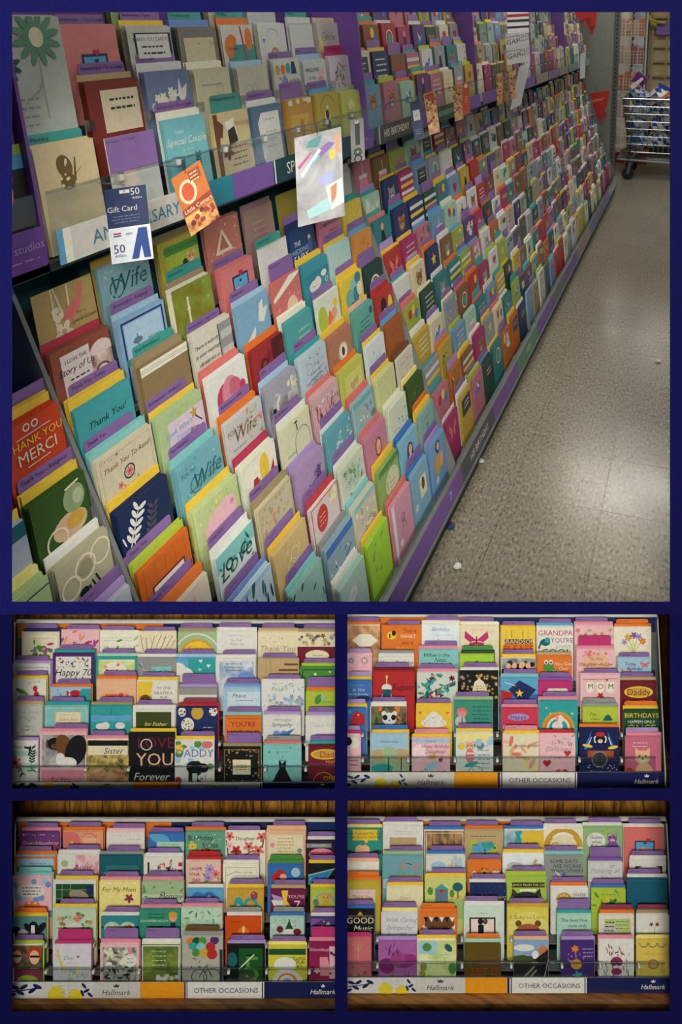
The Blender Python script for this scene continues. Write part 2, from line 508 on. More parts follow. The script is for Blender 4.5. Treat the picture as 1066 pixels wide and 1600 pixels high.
DB = 2.2                     # distance of the lower collage border, built as a cabinet front
def DW(x):                   # navy collage border built as a wall; it runs away to the right
    return 1 / (1 / .92 + (1 / 1.9 - 1 / .92) * (x - 19) / 1028)
def DW2(x):
    return DW(x) + .02
mb = MB()
for r in ((-900, 1500, -700, 19), (-900, 19, 19, 940), (1047, 1500, 19, 940), (-900, 1500, 940, 960)):
    fr(mb, *r, DW, DW2, 'navy')
tag(mb.build('border_wall', None, at(533, 950, DW(533))), kind='structure')
mb = MB(); fr(mb, -700, 1180, 947, 954, DW2, DB + .01, 'navy')  # added edge-on panel that closes off the aisle and its light
tag(mb.build('wall_sloped', None, at(533, 950, 1.4)), kind='structure')
mb = MB()
for r in ((-500, 1600, 944, 960), (-500, 1600, 1232, 1251), (-500, 1600, 1580, 1760), (-500, 19, 960, 1232), (-500, 19, 1251, 1580),
          (523.5, 543, 960, 1232), (523.5, 543, 1251, 1580), (1047, 1600, 960, 1232), (1047, 1600, 1251, 1580)):
    fr(mb, *r, DB, DB + .02, 'navy')
tag(mb.build('border_cabinet', None, at(533, 1580, DB)), kind='structure')
for r in ((530.5, 536.5, 956, 1238), (530.5, 536.5, 1246, 1585), (-12, -4, 956, 1585), (1068, 1076, 956, 1585), (-4, 529, 1234, 1237), (538, 1068, 1234, 1237), (-12, 1076, 1606, 1612)):
    mb = MB(); fr(mb, *r, DB + .021, 2.62, 'navy')  # added partitions, so each compartment is lit on its own
    tag(mb.build('wall_partition', None, at((r[0] + r[1]) / 2, r[3], 2.4)), kind='structure')

CLIP_LOW = (CAM, -(RT.cross(ray(533, 945))).normalized())
if CLIP_LOW[1].z > 0:
    CLIP_LOW = (CAM, -CLIP_LOW[1])
_p = [at(x, y, DW(x) + .028) for x, y in ((0, 100), (1000, 100), (0, 900))]
CLIP_NEAR = (_p[0], (_p[1] - _p[0]).cross(_p[2] - _p[0]).normalized())
if CLIP_NEAR[1].dot(FW) > 0:
    CLIP_NEAR = (_p[0], -CLIP_NEAR[1])
CLIPS = (CLIP_LOW, CLIP_NEAR)

# store floor: base slab and the single vinyl tiles that can be told apart
mb = MB(); mb.abox(-1.7, 4.2, 1.0, 21, -.02, -.0025, 'dark_plastic')
floor = tag(mb.build('floor', None, (0, 0, 0), CLIPS), kind='structure')
TS = .3048
tmesh = None
for i in range(-4, 6):
    for j in range(5, 34):
        x, y = -.205 + i * TS, 2.185 - 7 * TS + j * TS
        cen = Vector((x + TS / 2, y + TS / 2, 0))
        if (cen - CLIP_LOW[0]).dot(CLIP_LOW[1]) > TS * .75 or y < 1.5:
            continue
        if (cen - CLIP_NEAR[0]).dot(CLIP_NEAR[1]) > TS * .75:
            continue
        cross = any((Vector((a, b, 0)) - pc[0]).dot(pc[1]) > 0 for pc in CLIPS for a in (x, x + TS) for b in (y, y + TS))
        g = .0007
        if cross or tmesh is None:
            m2 = MB(); m2.abox(x + g, x + TS - g, y + g, y + TS - g, -.0025, 0, 'tile')
            o = m2.build('tile', floor, (x, y, 0), CLIPS if cross else ())
            o.location = (x, y, 0)
            if not cross:
                tmesh = o.data
        else:
            o = bpy.data.objects.new('tile', tmesh); COL.objects.link(o); o.parent = floor; o.location = (x, y, 0)
mb = MB(); mb.abox(1.63, 4.2, 1.0, 21, -.0025, 0, 'tile'); mb.abox(-1.7, 1.63, 10.42, 21, -.0025, 0, 'tile')
tag(mb.build('floor_beyond', None, (0, 12, 0), CLIPS), kind='structure')
mb = MB(); mb.abox(-1.7, 4.2, .5, 21, 3.0, 3.05, 'ceiling_white'); mb.abox(-4, 4.2, -6, .5, 4.2, 4.25, 'ceiling_white'); mb.abox(-4, 4.2, .45, .5, 3.0, 4.2, 'ceiling_white'); tag(mb.build('ceiling', None, (1, 9, 3)), kind='structure')
mb = MB(); mb.abox(-1.7, 4.2, 21, 21.1, 0, 3, 'store_wall'); tag(mb.build('wall_far', None, (1, 21, 0)), kind='structure')
mb = MB(); mb.abox(-1.7, -1.62, .9, 21, 0, 3, 'store_wall'); tag(mb.build('wall_left', None, (-1.66, 10, 0), CLIPS), kind='structure')
mb = MB(); mb.abox(-4, 4.2, -6, 2.6, -2.1, -2.05, 'lower_carpet'); tag(mb.build('floor_lower', None, (0, 0, -2.05)), kind='structure')

def troffer(x, y, z, key, label, group, lx=1.2, ly=.6):
    t = empty('ceiling_light', (x, y, z), label, 'ceiling light', group)
    m = MB()
    for r in ((-lx / 2, lx / 2, -ly / 2, -ly / 2 + .03), (-lx / 2, lx / 2, ly / 2 - .03, ly / 2), (-lx / 2, -lx / 2 + .03, -ly / 2, ly / 2), (lx / 2 - .03, lx / 2, -ly / 2, ly / 2)):
        m.abox(x + r[0], x + r[1], y + r[2], y + r[3], z - .03, z, 'white_plastic')
    m.build('frame', t, (x, y, z))
    m = MB(); m.abox(x - lx / 2 + .03, x + lx / 2 - .03, y - ly / 2 + .03, y + ly / 2 - .03, z - .02, z - .004, key)
    m.build('diffuser', t, (x, y, z))
for xx in (-.45, 2.2):
    for yy in (1.3, 3.6, 6.7, 10.8, 14.6, 18.2):
        troffer(xx, yy, 3.0, 'store_diffuser', 'white ceiling light panel over the card aisle', 'ceiling lights over the card aisle')
# added fill panel, unseen behind the eye, brightens the navy wall and the racks below
tp = empty('fill_panel', (.75, -2.1, 2.85), 'tilted fill light panel added to brighten the navy wall', 'light')
tz = (at(533, 1250, 2.2) - tp.location).normalized(); tx = RT; ty = tz.cross(tx)
m = MB()
for a, b, c, d in ((-1.0, 1.0, -.6, -.57), (-1.0, 1.0, .57, .6), (-1.0, -.97, -.57, .57), (.97, 1.0, -.57, .57)):
    m.box(tp.location + tx * a + ty * c, tx * (b - a), ty * (d - c), tz * .03, 'white_plastic')
m.box(tp.location + tx * -1.0 + ty * -.6 - tz * .02, tx * 2.0, ty * 1.2, tz * .018, 'white_plastic')
m.build('fill_housing', tp, tp.location)
m = MB(); m.box(tp.location + tx * -.97 + ty * -.57, tx * 1.94, ty * 1.14, tz * .012, 'front_fill_glow'); m.build('diffuser', tp, tp.location)
m = MB(); m.tube([tp.location - tx * .5 - tz * .02, Vector((tp.location.x - .5, tp.location.y, 4.2))], .004, 'steel'); m.build('fill_wire', tp, tp.location)
m = MB(); m.tube([tp.location + tx * .5 - tz * .02, Vector((tp.location.x + .5, tp.location.y, 4.2))], .004, 'steel'); m.build('fill_wire', tp, tp.location)

# fill strips added unseen behind each opening's top bar to brighten the oak
for nm, x0, x1, y in (('thank you card', 30, 515, 950), ('relatives\' birthday card', 552, 1040, 950), ('children\'s birthday card', 30, 515, 1239), ('congratulations card', 552, 1040, 1239)):
    a, b = at(x0, y, DB + .022), at(x1, y, DB + .022)
    t = empty('fill_strip', (a + b) / 2, 'slim fill light strip added above the %s rack' % nm, 'light')
    m = MB(); m.box(a, b - a, -UP * .008, FW * .014, 'white_plastic'); m.build('fill_housing', t, t.location)
    m = MB(); m.box(a - UP * .008 + RT * .004, (b - a) * .992, -UP * .003, FW * .014, 'strip_fill_glow'); m.build('diffuser', t, t.location)

# oak boards behind the four small racks
PL = random.Random(5)
def oak(name, x0, x1, y0, y1, cuts, dark_from=None):
    root = empty(name, at((x0 + x1) / 2, y1, 2.57), kind='structure')
    mb = MB(); fr(mb, x0, x1, y0, y1, 2.575, 2.6, 'dark_oak'); mb.build('backing', root, root.location)
    xs = [x0] + cuts + [x1]
    for a, b in zip(xs[:-1], xs[1:]):
        mb = MB(); dd = 2.56 + PL.uniform(-.003, .003)
        p = [at(a + .8, y0, dd), at(b - .8, y0, dd), at(b - .8, y1, dd), at(a + .8, y1, dd)]
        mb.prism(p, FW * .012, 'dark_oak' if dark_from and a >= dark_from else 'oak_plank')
        mb.build('plank', root, root.location)
oak('wall_oak_a', -2, 529, 955, 1233, [25, 58, 100, 141, 171, 205, 256, 285, 318, 346, 372, 402, 431, 462, 498])
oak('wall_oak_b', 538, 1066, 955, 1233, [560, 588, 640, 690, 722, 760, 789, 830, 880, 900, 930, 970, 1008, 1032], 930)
oak('wall_oak_c', -2, 529, 1240, 1583, [24, 102, 109, 136, 160, 198, 245, 310, 317, 344, 372, 396, 408, 440, 478, 512])
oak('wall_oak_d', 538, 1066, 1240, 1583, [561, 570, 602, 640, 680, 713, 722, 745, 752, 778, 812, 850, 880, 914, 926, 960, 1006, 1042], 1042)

# ------------------------------------------------------------------ the four small card racks
# line: tier x0 x1 ytop base envelope tab | artwork | label      (pixels give the direction, the tier gives the distance)
TABC = dict(p='purple_tab', P='purple_tab', l='la', o='or', m='mg', g='gy', r='rd', v='gn', t='lt', k='pk', b='bl', w='br', d='ma', n=None)
RACKS = {}
RACKS['a'] = '''
0 34 93 989 cr nv p|B iv .06 .05;X .3 .28 .72 .5 14 .07 pu,la,mg,gn l;X .35 .38 .65 .6 9 .05 rd,mg,gn e;L .5 .14 .5 1 tn .04|cream card with a bouquet of purple leaves in a plain mat
0 96 155 985 lp - p|X .05 .04 .95 .5 12 .09 co,pu,mg,op l;I .5 .36 .11 dp Thanks|pink card strewn with feathers around the word Thanks
0 156 217 987 iv - p|L .5 .16 .8 2 mt .06;X .2 .22 .95 .6 16 .07 mt,sg,gn l|white card with pale green leaf wreath and green lines
0 217 276 988 cr - p|C .12 .5 .05 .08 .012 dk;C .22 .5 .2 .12 .012 dk;C .3 .52 .42 .1 .012 dk;C .42 .5 .6 .06 .012 dk;C .55 .5 .72 .12 .012 dk;C .65 .52 .9 .08 .012 dk;C .8 .5 .96 .2 .012 dk;X .1 .1 .95 .3 10 .03 gy,tn v;R .1 .5 .9 .62 wh|cream card with fine dark grass stems
0 278 339 988 sg kr p|E .5 .62 .46 .46 go;E .5 .64 .4 .42 yl;O .5 .62 .6 .03 iv 190 350;I .5 .42 .15 rd Sunny|sage card with an orange rising sun and the word Sunny
0 339 402 987 wh wh p|L .5 .1 .4 1 gy .04;I .5 .2 .06 gy So_Dear;I .5 .3 .06 gy Thank_You|plain white card with small grey script lines
0 403 465 988 cr tn p|X .05 .05 .95 .25 14 .015 lg,tn e;I .5 .4 .14 kr Thank_You|cream card with a large tan Thank You script
0 465 527 989 cr kr p|X .03 .03 .97 .3 26 .05 go,gy,dk f;R 0 .34 1 .9 dr;E .5 .56 .3 .14 cr;L .5 .56 .3 1 br .05|maroon and gold tiled pattern card with an oval label
1 20 79 1039 wh la p|B pb .06 .015;I .5 .18 .07 pb Thinking_of_You|white card with a blue border and Thinking of You script
1 83 147 1022 dp tl p|R .07 .06 .93 1.2 wh;X .1 .08 .9 .34 40 .02 bk,rd,gn,dp,go e;I .5 .44 .16 bk Happy_70;X .1 .56 .9 .9 20 .02 bk,rd,gn e|purple framed card with confetti and Happy 70 lettering
1 151 214 1028 tl mt p|R .05 .04 .95 1 ~gwater;E .45 .32 .3 .22 iv;X .2 .16 .6 .46 12 .05 rd,pk,gn,co f|teal edged card with a painted plate of roses
1 215 276 1029 gy wh p|X .03 .1 .3 .5 6 .06 lg,sl l;R .36 .2 .86 .42 lt;I .6 .32 .08 dt Thank_You|grey card with a teal ribbon label
1 276 337 1029 sk lb p|R .3 0 1 1 tl;E .2 .42 .24 .2 wh;E .05 .3 .2 .2 wh;H .62 .06 .05 wh;H .82 .18 .05 wh;H .6 .28 .05 mt|blue card with white clouds and small floating hearts
1 337 399 1030 wh wh p|R .1 .05 .96 1 ~bluew;E .78 .55 .26 .25 pb;L .45 .12 .5 3 sl .08|white card with a soft blue watercolour sky
1 404 467 1030 tn - p|C .3 0 .3 .6 .02 kr;C .18 0 .18 .6 .012 kr;R .64 .1 .98 .15 br;R .5 .24 .98 .29 br;X .6 .36 .9 .5 9 .05 dr,br,wh e|tan card showing wooden steps and a small dog
1 470 527 1043 gn lm p|B dg .04 .03;S .4 .18 .06 wh;S .8 .12 .05 wh;S .62 .3 .04 wh;W .5 .5 .2 wh|dark green card with white stars inside a lime edge
2 20 72 1063 wh yl p|X .1 .06 .9 .16 14 .04 sg,lg v;E .28 .34 .2 .07 gn .5;E .68 .24 .07 .09 rd;E .72 .42 .08 .1 rd;E .3 .44 .1 .05 sg|white card with strawberries and a green leaf
2 79 142 1076 lb or p|E .62 .12 .14 .09 rd;P rd .5 .12 .4 .04 .4 .2;E .88 .16 .16 .2 tl;X .05 .02 .5 .5 8 .03 wh,sk e|pale blue card with a red fish and teal shape
2 151 213 1063 pe or p|R .22 .34 .8 .7 or;X .25 .36 .78 .6 12 .05 pe,rd,co f|peach card with an orange flower panel
2 215 277 1065 wh yl p|P yl 0 0 .4 0 .34 .3 .42 .6 0 .6;K .2 .44 .13 br kr d;E .68 .3 .3 .24 wh;T .66 .16 .07 br I'M_ONE;T .66 .28 .07 br GRATEFUL;T .66 .4 .07 br PUP|white speech balloon card reading I'm one grateful pup
2 280 339 1076 gy la P|R 0 .16 1 .8 wh;I .5 .3 .09 gy Sympathy;L .5 .42 .6 1 lg .04|grey and white band card with silver script
2 350 407 1075 lb pb p|R .1 .1 1 .8 #c4d6e0;I .42 .2 .11 nv Peace;L .6 .34 .5 1 nv .05;E .7 .56 .2 .08 wh|light blue card with the word Peace
2 410 475 1063 wh - p|I .38 .2 .1 gn For_a;X .35 .06 .98 .24 22 .04 mt,sg,lb l;X .03 .34 .97 .62 40 .05 pb,lb,la,wh,sg f|white card with a meadow of pale blue flowers
2 478 530 1081 lm or P|E .38 .22 .1 .16 gn .5;E .54 .2 .08 .13 sg -.4;I .75 .3 .1 gn Birthday;L .62 .48 .5 1 gn .06|lime card with a green butterfly and Birthday script
3 20 66 1103 lg tn p|I .5 .2 .12 gy With_Deep;I .5 .38 .12 gy Sympathy;X .05 .5 .95 .9 8 .08 wh,gy l;L .6 .7 .4 2 gy .1|pale grey marbled card with Deep Sympathy script
3 70 138 1104 lt tl p|B mt .03 .02;R .24 .12 .84 .38 cr;O .54 .25 .3 .01 go;L .54 .18 .44 1 go .04;I .54 .28 .07 go thank_you|teal card with a cream thank you plaque
3 142 206 1104 tl kr p|R 0 .2 1 .36 sk;R 0 .36 1 .6 tl;C .5 0 .5 .2 .01 dt;C .24 .2 .8 .2 .01 dt;E .26 .48 .14 .08 wh;E .36 .46 .1 .09 wh;E .72 .46 .12 .08 wh|teal striped card with a white cloud mobile
3 208 273 1109 wh wh p|R .07 .05 .92 .62 #3c4620;I .55 .34 .09 ly for_Father|white edged card with a dark olive panel for Father
3 277 340 1106 nv rd d|E .12 .1 .1 .12 wh;E .5 .12 .15 .17 go;E .9 .08 .11 .12 wh;E .26 .42 .16 .18 wh;X .02 .02 .2 .2 10 .02 bk,pk e;X .82 .0 1 .18 10 .02 mg,bk e;X .14 .28 .38 .56 16 .02 bk,go e;L .76 .48 .3 3 lg .08|navy card with polka dot balloons
3 352 408 1120 or lt p|C .05 .05 .95 .05 .015 br;T .5 .2 .14 dr YOU'RE;T .5 .44 .14 dr NOT_OLD|orange card with dark Western lettering You're not old
3 412 470 1119 wh la p|L .5 .08 .5 1 gy .05;T .5 .1 .06 gy With_Deepest;I .5 .22 .1 nv Sympathy;H .45 .52 .2 pb;P bl .4 .5 .85 .32 .55 .66|white card with a brushed blue heart for sympathy
3 478 530 1120 wh la p|I .5 .24 .12 lg Thank_You;R .3 .5 .9 .55 la|plain white card with pale silver Thank you
4 20 59 1160 wh la n|R 0 .34 1 .56 mt;R 0 .8 1 1.05 mt;I .35 .18 .12 bk Thank_You;F .1 .8 .26 7 co dr;W .75 .9 .55 bk .1;X .5 .1 .95 .35 4 .1 bk l;X .1 .95 .9 1.3 8 .1 bk,gn l|green striped card with black roses beside the two dogs card
4 62 135 1146 lp pk p|R .05 .03 .97 .72 ~grey;K .32 .22 .15 bk br d;E .55 .3 .18 .3 br -.4;E .78 .36 .22 .34 bk .3;E .45 .55 .1 .14 wh;E .6 .62 .2 .12 wh;R .05 .78 .97 1.1 pk;I .45 .98 .1 dr To_You|pink card with two black and brown puppies
4 135 201 1157 ~gold pk p|R .04 .0 .98 .12 bk;R .04 .12 .98 .34 cr;I .65 .24 .14 bk Sister;E .3 .86 .24 .2 ~peach;E .72 .86 .26 .2 ~peach|gold sparkle photograph card with peaches for Sister
4 202 273 1146 bk yl n|T .58 .2 .26 dr LOVE;O .38 .24 .13 .02 wh;T .56 .56 .27 pe YOU;I .5 .94 .17 wh Forever|black card with tall thin Love You Forever letters
4 274 335 1158 wh yl p|X .02 .05 .98 1 22 .1 lb,wh,gn,mt e;E .82 .08 .14 .1 co;E .1 .2 .1 .12 yl;T .5 .3 .2 bl DADDY;E .5 .66 .22 .16 bk;R .34 .66 .44 1.05 bk;R .56 .66 .66 1.05 bk;E .72 .68 .14 .12 bk;K .68 .92 .09 wh gy d;E .08 1 .09 .1 rd|bright card with DADDY over a black dog and puppy
4 349 407 1169 bk kr P|X .02 .02 .98 1 60 .03 go,kr,tn s;R .26 .3 .74 .7 cr;B go .03 .01;L .5 .45 .3 3 br .06|black and gold starry card with a cream plaque
4 412 471 1165 lt co g|X .05 .05 .95 1.1 30 .03 lt,tl,mt e;L .5 .16 .4 1 dt .04;C .5 .25 .5 .34 .01 bk;C .4 .38 .6 .38 .012 bk;P bk .4 .4 .45 .4 .5 .48 .55 .4 .6 .4 .58 .6 .76 .95 .78 1.1 .22 1.1 .24 .95 .42 .6|turquoise card with a black party dress on a hanger
4 482 530 1165 dr tl p|E .55 .28 .48 .17 yl;E .55 .28 .4 .13 go;T .6 .28 .2 rd Dad;T .75 .52 .08 yl YOU'RE;C .05 .6 .95 .6 .02 mg;R 0 .9 1 1.4 #5c1418;O .5 1.2 .35 .02 go;T .7 1.05 .14 go ONE|maroon card with a yellow oval saying Dad
'''
RACKS['b'] = '''
0 541 594 978 ~peach or p|P iv .18 .42 .4 .24 .72 .24 .92 .42 .72 .6 .4 .6|orange food photograph card with a white diamond
0 597 659 978 or - p|E .24 .24 .12 .1 yl;E .3 .18 .05 .07 bk;R .18 .2 .22 .3 bk;T .7 .12 .09 dr This_is;T .66 .26 .09 iv WHAT;T .64 .42 .08 dr that_is;T .55 .56 .08 yl Birthday|orange card with a fat bumblebee
0 660 718 976 ~irid wh p|I .5 .12 .1 pb Birthday;L .5 .28 .7 1 lb .05;X .4 .35 .95 .6 14 .015 wh,la e|pale shimmering white and blue card
0 720 779 978 cr iv p|U .42 .38 .32 mg dr;L .5 .1 .5 1 pk .05;I .72 .14 .1 lp Niece|cream card with a big pink butterfly
0 783 837 979 yl - p|R .1 .36 .92 .5 br;R .1 .5 .92 .8 or;T .5 .43 .12 cr GRANDSON;T .5 .64 .2 rd PLEASE;R .14 .12 .16 .32 lt;R .3 .12 .32 .32 gn;R .46 .12 .48 .32 lt;R .62 .12 .64 .32 gn;R .78 .12 .8 .32 lt|yellow card with a candle cake saying Grandson please
0 840 896 980 wh sk p|T .5 .16 .16 rd GRANDPA;T .68 .36 .13 ma YOU'RE;T .72 .52 .12 sg pretty;T .52 .7 .2 dg COOL;E .22 .42 .14 .1 dt;E .28 .36 .08 .08 tl;C .1 .4 .04 .6 .05 dt|white card with Grandpa you're pretty cool
0 899 959 978 lp pk p|X .05 .1 .95 .42 30 .06 sg,co,go,tn,wh f;E .5 .5 .34 .12 lp|pink card with a flower garland arch
0 961 1018 981 iv or o|C .5 .7 .4 .3 .02 lm;C .5 .7 .6 .3 .02 lm;C .5 .7 .5 .26 .02 lm;C .5 .7 .28 .38 .02 lm;C .5 .7 .72 .38 .02 lm;F .36 .26 .11 6 go yl;F .52 .2 .1 5 pu mg;F .66 .24 .1 5 la pu;F .76 .36 .1 6 or yl;F .26 .38 .09 5 la pu;R .44 .66 .56 .9 lb|cream card with a bouquet of spring flowers
1 541 581 1022 lp - l|F .2 .25 .14 8 gy lb;F .72 .25 .16 10 gy mt;E .72 .25 .08 .08 lp;T .4 .62 .09 co for_you|pink card with grey daisy medallions
1 593 647 1023 wh gy n|B lg .04 .01;I .5 .22 .11 dr Happy_Birthday;X .1 .34 .9 .44 9 .03 mg,rd,gn e;L .5 .52 .7 1 rd .05|white card reading Happy Birthday over a red row
1 655 716 1016 lt pk p|I .45 .12 .1 dk When's_the;I .55 .24 .1 dk Next;I .6 .36 .1 dk Birthday_Run|blue-green card with handwritten birthday lines
1 720 772 1023 lm dg v|R 0 0 1 .2 lime;P gn .1 .5 .48 .16 .9 .5;P dg .3 .5 .48 .2 .66 .5|lime card with a pointed green hill
1 784 837 1029 ~grey yl p|X .08 .1 .92 .3 7 .09 bk,dk,pe e;R 0 .3 1 .7 bk;E .2 .22 .07 .09 pe;E .38 .2 .07 .09 pe;E .58 .22 .07 .09 pe;E .78 .2 .07 .09 pe|photograph card of a row of people in black
1 841 894 1026 or tn n|E .3 .3 .16 .13 gn;E .24 .16 .06 .07 wh;E .38 .16 .06 .07 wh;E .24 .17 .03 .03 bk;E .38 .17 .03 .03 bk;E .4 .4 .16 .07 gn;X .34 .36 .52 .44 5 .02 wh s;T .74 .2 .1 wh You_Got;T .74 .34 .1 wh One;T .72 .5 .12 wh BIG|orange card with a grinning green crocodile
1 902 961 1016 lp pk m|E .5 .36 .36 .3 pe;X .1 .02 .9 .12 14 .05 pk,lp,co e;I .5 .22 .08 br To_You;I .5 .36 .09 dr Daughter-in-Law;X .2 .48 .8 .6 10 .04 pk,lp v|rosy scalloped card to a Daughter-in-Law
1 967 1018 1029 lb - p|U .8 .18 .14 co dr;U .24 .42 .16 co dr;I .36 .16 .1 nv Today;I .5 .3 .1 nv Birthday|light blue card with two pink butterflies
2 541 580 1064 bl yl l|I .45 .16 .12 sk Birthday;I .5 .34 .12 wh to_You;T .5 .52 .08 wh for_the_Birthday;E .7 .7 .3 .12 nv|bright blue card with white birthday lettering in a yellow edge
2 584 648 1050 rd dr p|R .22 .42 .42 .7 dt;R .2 .34 .44 .42 wh;E .32 .34 .1 .05 wh;R .31 .14 .33 .3 cr;E .32 .12 .03 .05 yl;P wh .14 .8 .22 .5 .2 .8;P wh .44 .8 .42 .5 .5 .8;I .72 .36 .17 bk Super|red card with a candle in a paper cup and the word Super
2 653 715 1052 #c9cfc6 pk p|C .05 .62 .95 .2 .03 br;X .05 .05 .95 .65 26 .08 tl,sg,dt,gn l;F .36 .14 .08 6 dr bk;F .86 .12 .08 6 dr bk;D .3 .24 .12 tl dt;X .3 .4 .6 .6 6 .03 rd,bk e|pale card with teal birds on a leafy branch
2 719 779 1050 bk wh p|X .02 .02 .98 .65 46 .05 go,tn,kr s;P cr .3 .55 .38 .25 .5 .16 .62 .25 .74 .55;L .52 .36 .24 4 br .06|black and gold lattice card with a cream centre
2 783 841 1060 sk lt p|R 0 .42 1 .9 bl;P nv .2 .3 .5 .05 .95 .3 .6 .7;P rd 0 .3 .34 .4 .1 .8 0 .8;S .5 .4 .12 yl;C .1 .1 .4 .2 .02 wh|blue card with a red swoosh and a yellow star
2 842 894 1065 mg pu p|P wh .12 .42 .3 .2 .84 .2 .96 .42;E .55 .32 .18 .08 cr;E .5 .32 .06 .05 go;R .1 .42 .98 .6 lp|magenta card with a white paper dish
2 908 969 1054 lp - p|P iv .14 .2 .34 .18 .32 .42 .24 .48 .14 .42;P iv .4 .2 .6 .18 .58 .42 .5 .48 .4 .42;P iv .66 .2 .86 .18 .84 .42 .76 .48 .66 .42;T .24 .3 .13 bk M;T .5 .3 .13 bk O;T .76 .3 .13 bk M;F .5 .54 .09 5 rd dr;E .22 .7 .12 .1 wh;E .5 .72 .12 .1 wh;E .78 .7 .12 .1 wh;C .05 .12 .95 .1 .01 dr;E .66 .13 .03 .03 rd|pink card with a MOM banner over cupcakes
2 971 1025 1065 dr tn p|E .5 .3 .42 .17 yl;E .5 .3 .34 .13 go;T .5 .3 .18 dr Daddy;T .72 .56 .08 yl YOU'RE;S .2 .56 .05 yl|maroon card with a yellow oval saying Daddy
3 541 573 1107 bl yl l|E .6 .4 .3 .2 rd;E .55 .24 .14 .12 rd;R .2 .5 .9 .8 rd;E .6 .3 .05 .04 yl;E .2 .15 .1 .1 sk|blue card with a red rounded creature
3 580 635 1104 ~dark wh p|X .02 .05 .98 .5 12 .08 gn,dg,or l;O .5 .12 .3 .1 or 180 360;K .52 .34 .2 wh wh r;E .4 .3 .07 .08 bk;E .64 .3 .07 .08 bk|dark photograph card with a panda face
3 650 706 1101 yl - p|E .5 .5 .36 .14 wh;E .5 .38 .24 .12 wh;E .5 .28 .13 .09 wh;X .2 .3 .8 .55 16 .015 pk,co,go e;H .12 .22 .05 or;H .88 .22 .05 or|yellow card with a big mound of white cake
3 710 770 1096 #3c8c78 sg p|E .2 .28 .14 .12 co;E .2 .34 .1 .1 pk;E .16 .52 .14 .14 lg;C .2 .4 .22 .7 .02 dg;L .7 .14 .5 5 dt .1|green card with a coral bloom and dark lines
3 785 841 1108 #c23a52 pk p|E .45 .22 .3 .1 la;T .45 .22 .12 nv Happy;T .46 .5 .24 lp BIRTHDAY|raspberry card with a lilac badge over Birthday
3 842 903 1096 tl pk p|O .5 .68 .42 .06 go 180 360;O .5 .68 .36 .06 or 180 360;O .5 .68 .3 .06 cr 180 360;E .48 .62 .14 .12 wh;E .56 .44 .08 .1 wh;R .36 .66 .42 .9 wh;R .54 .66 .6 .9 wh;P go .58 .36 .66 .2 .62 .38;P pk .44 .34 .52 .34 .46 .6;S .2 .16 .04 wh;S .86 .3 .04 wh;S .3 .3 .03 wh|teal card with a white unicorn under a rainbow
3 911 966 1106 lm gy g|T .28 .18 .1 dg I'm;L .35 .32 .3 1 dg .06;R .58 .3 .84 .36 dt;E .71 .28 .09 .09 dt|lime card with a small teal hat
3 975 1030 1110 dg yl o|T .5 .14 .18 yl BIRTHDAYS;T .5 .32 .08 iv HAPPEN_ONLY;T .5 .5 .2 lm ONCE|dark green card reading Birthdays happen only once
4 541 564 1149 wh mg l|R 0 0 1 2.6 lp;E .5 .5 .4 .4 wh;E .1 .4 .3 .3 bk;L .5 1.7 .7 2 dr .3|narrow pink and white card in magenta envelopes
4 580 638 1148 lb yl b|R 0 .4 1 1.2 sg;T .5 .18 .06 nv What_if_it_was;E .2 .55 .18 .16 tn;E .8 .55 .2 .18 tn;E .5 .5 .2 .2 sg;E .3 .9 .3 .12 tl;R .46 .6 .49 1.05 dk;R .8 .6 .83 1.05 dk;C 0 1 1 .98 .02 dk|blue card with tan trees behind a dark fence
4 644 703 1154 lp yl k|R 0 -.02 1 .1 lb;T .5 .06 .05 bl Daughter;E .2 .35 .2 .2 #ecd4d8;I .62 .2 .1 dr Happy_Birthday;I .62 .34 .1 dr Daughter;E .52 .72 .2 .1 lb -.5;E .56 .52 .1 .1 pe;E .54 .48 .1 .06 go;E .76 .56 .06 .06 ma;X .1 .8 .9 1.1 10 .05 pk,sk e|pink card with a little fairy for a Daughter
4 714 771 1146 #cfd6d2 yl p|R 0 0 1 .2 ly;X .4 .14 1 .35 7 .1 lb,sl e;E .12 .35 .1 .1 yl;K .36 .35 .12 op wh r;E .36 .6 .12 .2 co;R .28 .52 .46 .56 wh;R .28 .62 .46 .66 wh;E .4 .84 .2 .06 tl -.3;O .52 1.1 .22 .015 bk;C .4 .9 .5 1.1 .02 tl;L .74 .34 .36 6 gy .12|card with a tiger riding a bicycle
4 787 842 1149 cr yl k|X .1 .1 .95 .6 8 .12 co,op,rd,pe l;X .1 .5 .8 1.15 8 .15 op,pe,cr,ly l;I .66 .28 .1 dr goddaughter|cream card washed with orange and red petals for a goddaughter
4 844 899 1148 lp rd n|X .4 .05 1 .2 8 .06 lg,gy l;I .5 .22 .1 gy To_My;I .52 .4 .13 gy Girlfriend;H .78 .52 .1 rd;H .2 .8 .12 rd;H .62 1.1 .18 rd;X .2 .6 .9 1.1 14 .014 rd,pk e|pink card scattered with red hearts for a Girlfriend
4 906 968 1139 na or n|P bl .3 .05 .1 .5 .2 .5;P bl .7 .05 .9 .5 .8 .5;K .52 .26 .13 bk wh d;E .52 .13 .12 .06 rd;E .2 .42 .13 .04 yl .2;E .84 .46 .13 .04 yl -.2;C .3 .2 .22 .4 .02 wh;C .72 .2 .8 .4 .02 wh;R .2 .54 .86 .72 #9a4a24;E .5 .76 .2 .18 dk;O .5 .76 .2 .02 gy;X .1 .9 .95 1.05 26 .012 wh,lb e|navy card with a puppy playing the drums
4 978 1033 1152 #c26a80 pk l|L .4 .16 .5 2 lp .1;K .48 .56 .22 pe cr p;E .52 .95 .24 .25 pe;E .1 .95 .12 .1 rd|rose pink card with a ginger kitten
'''
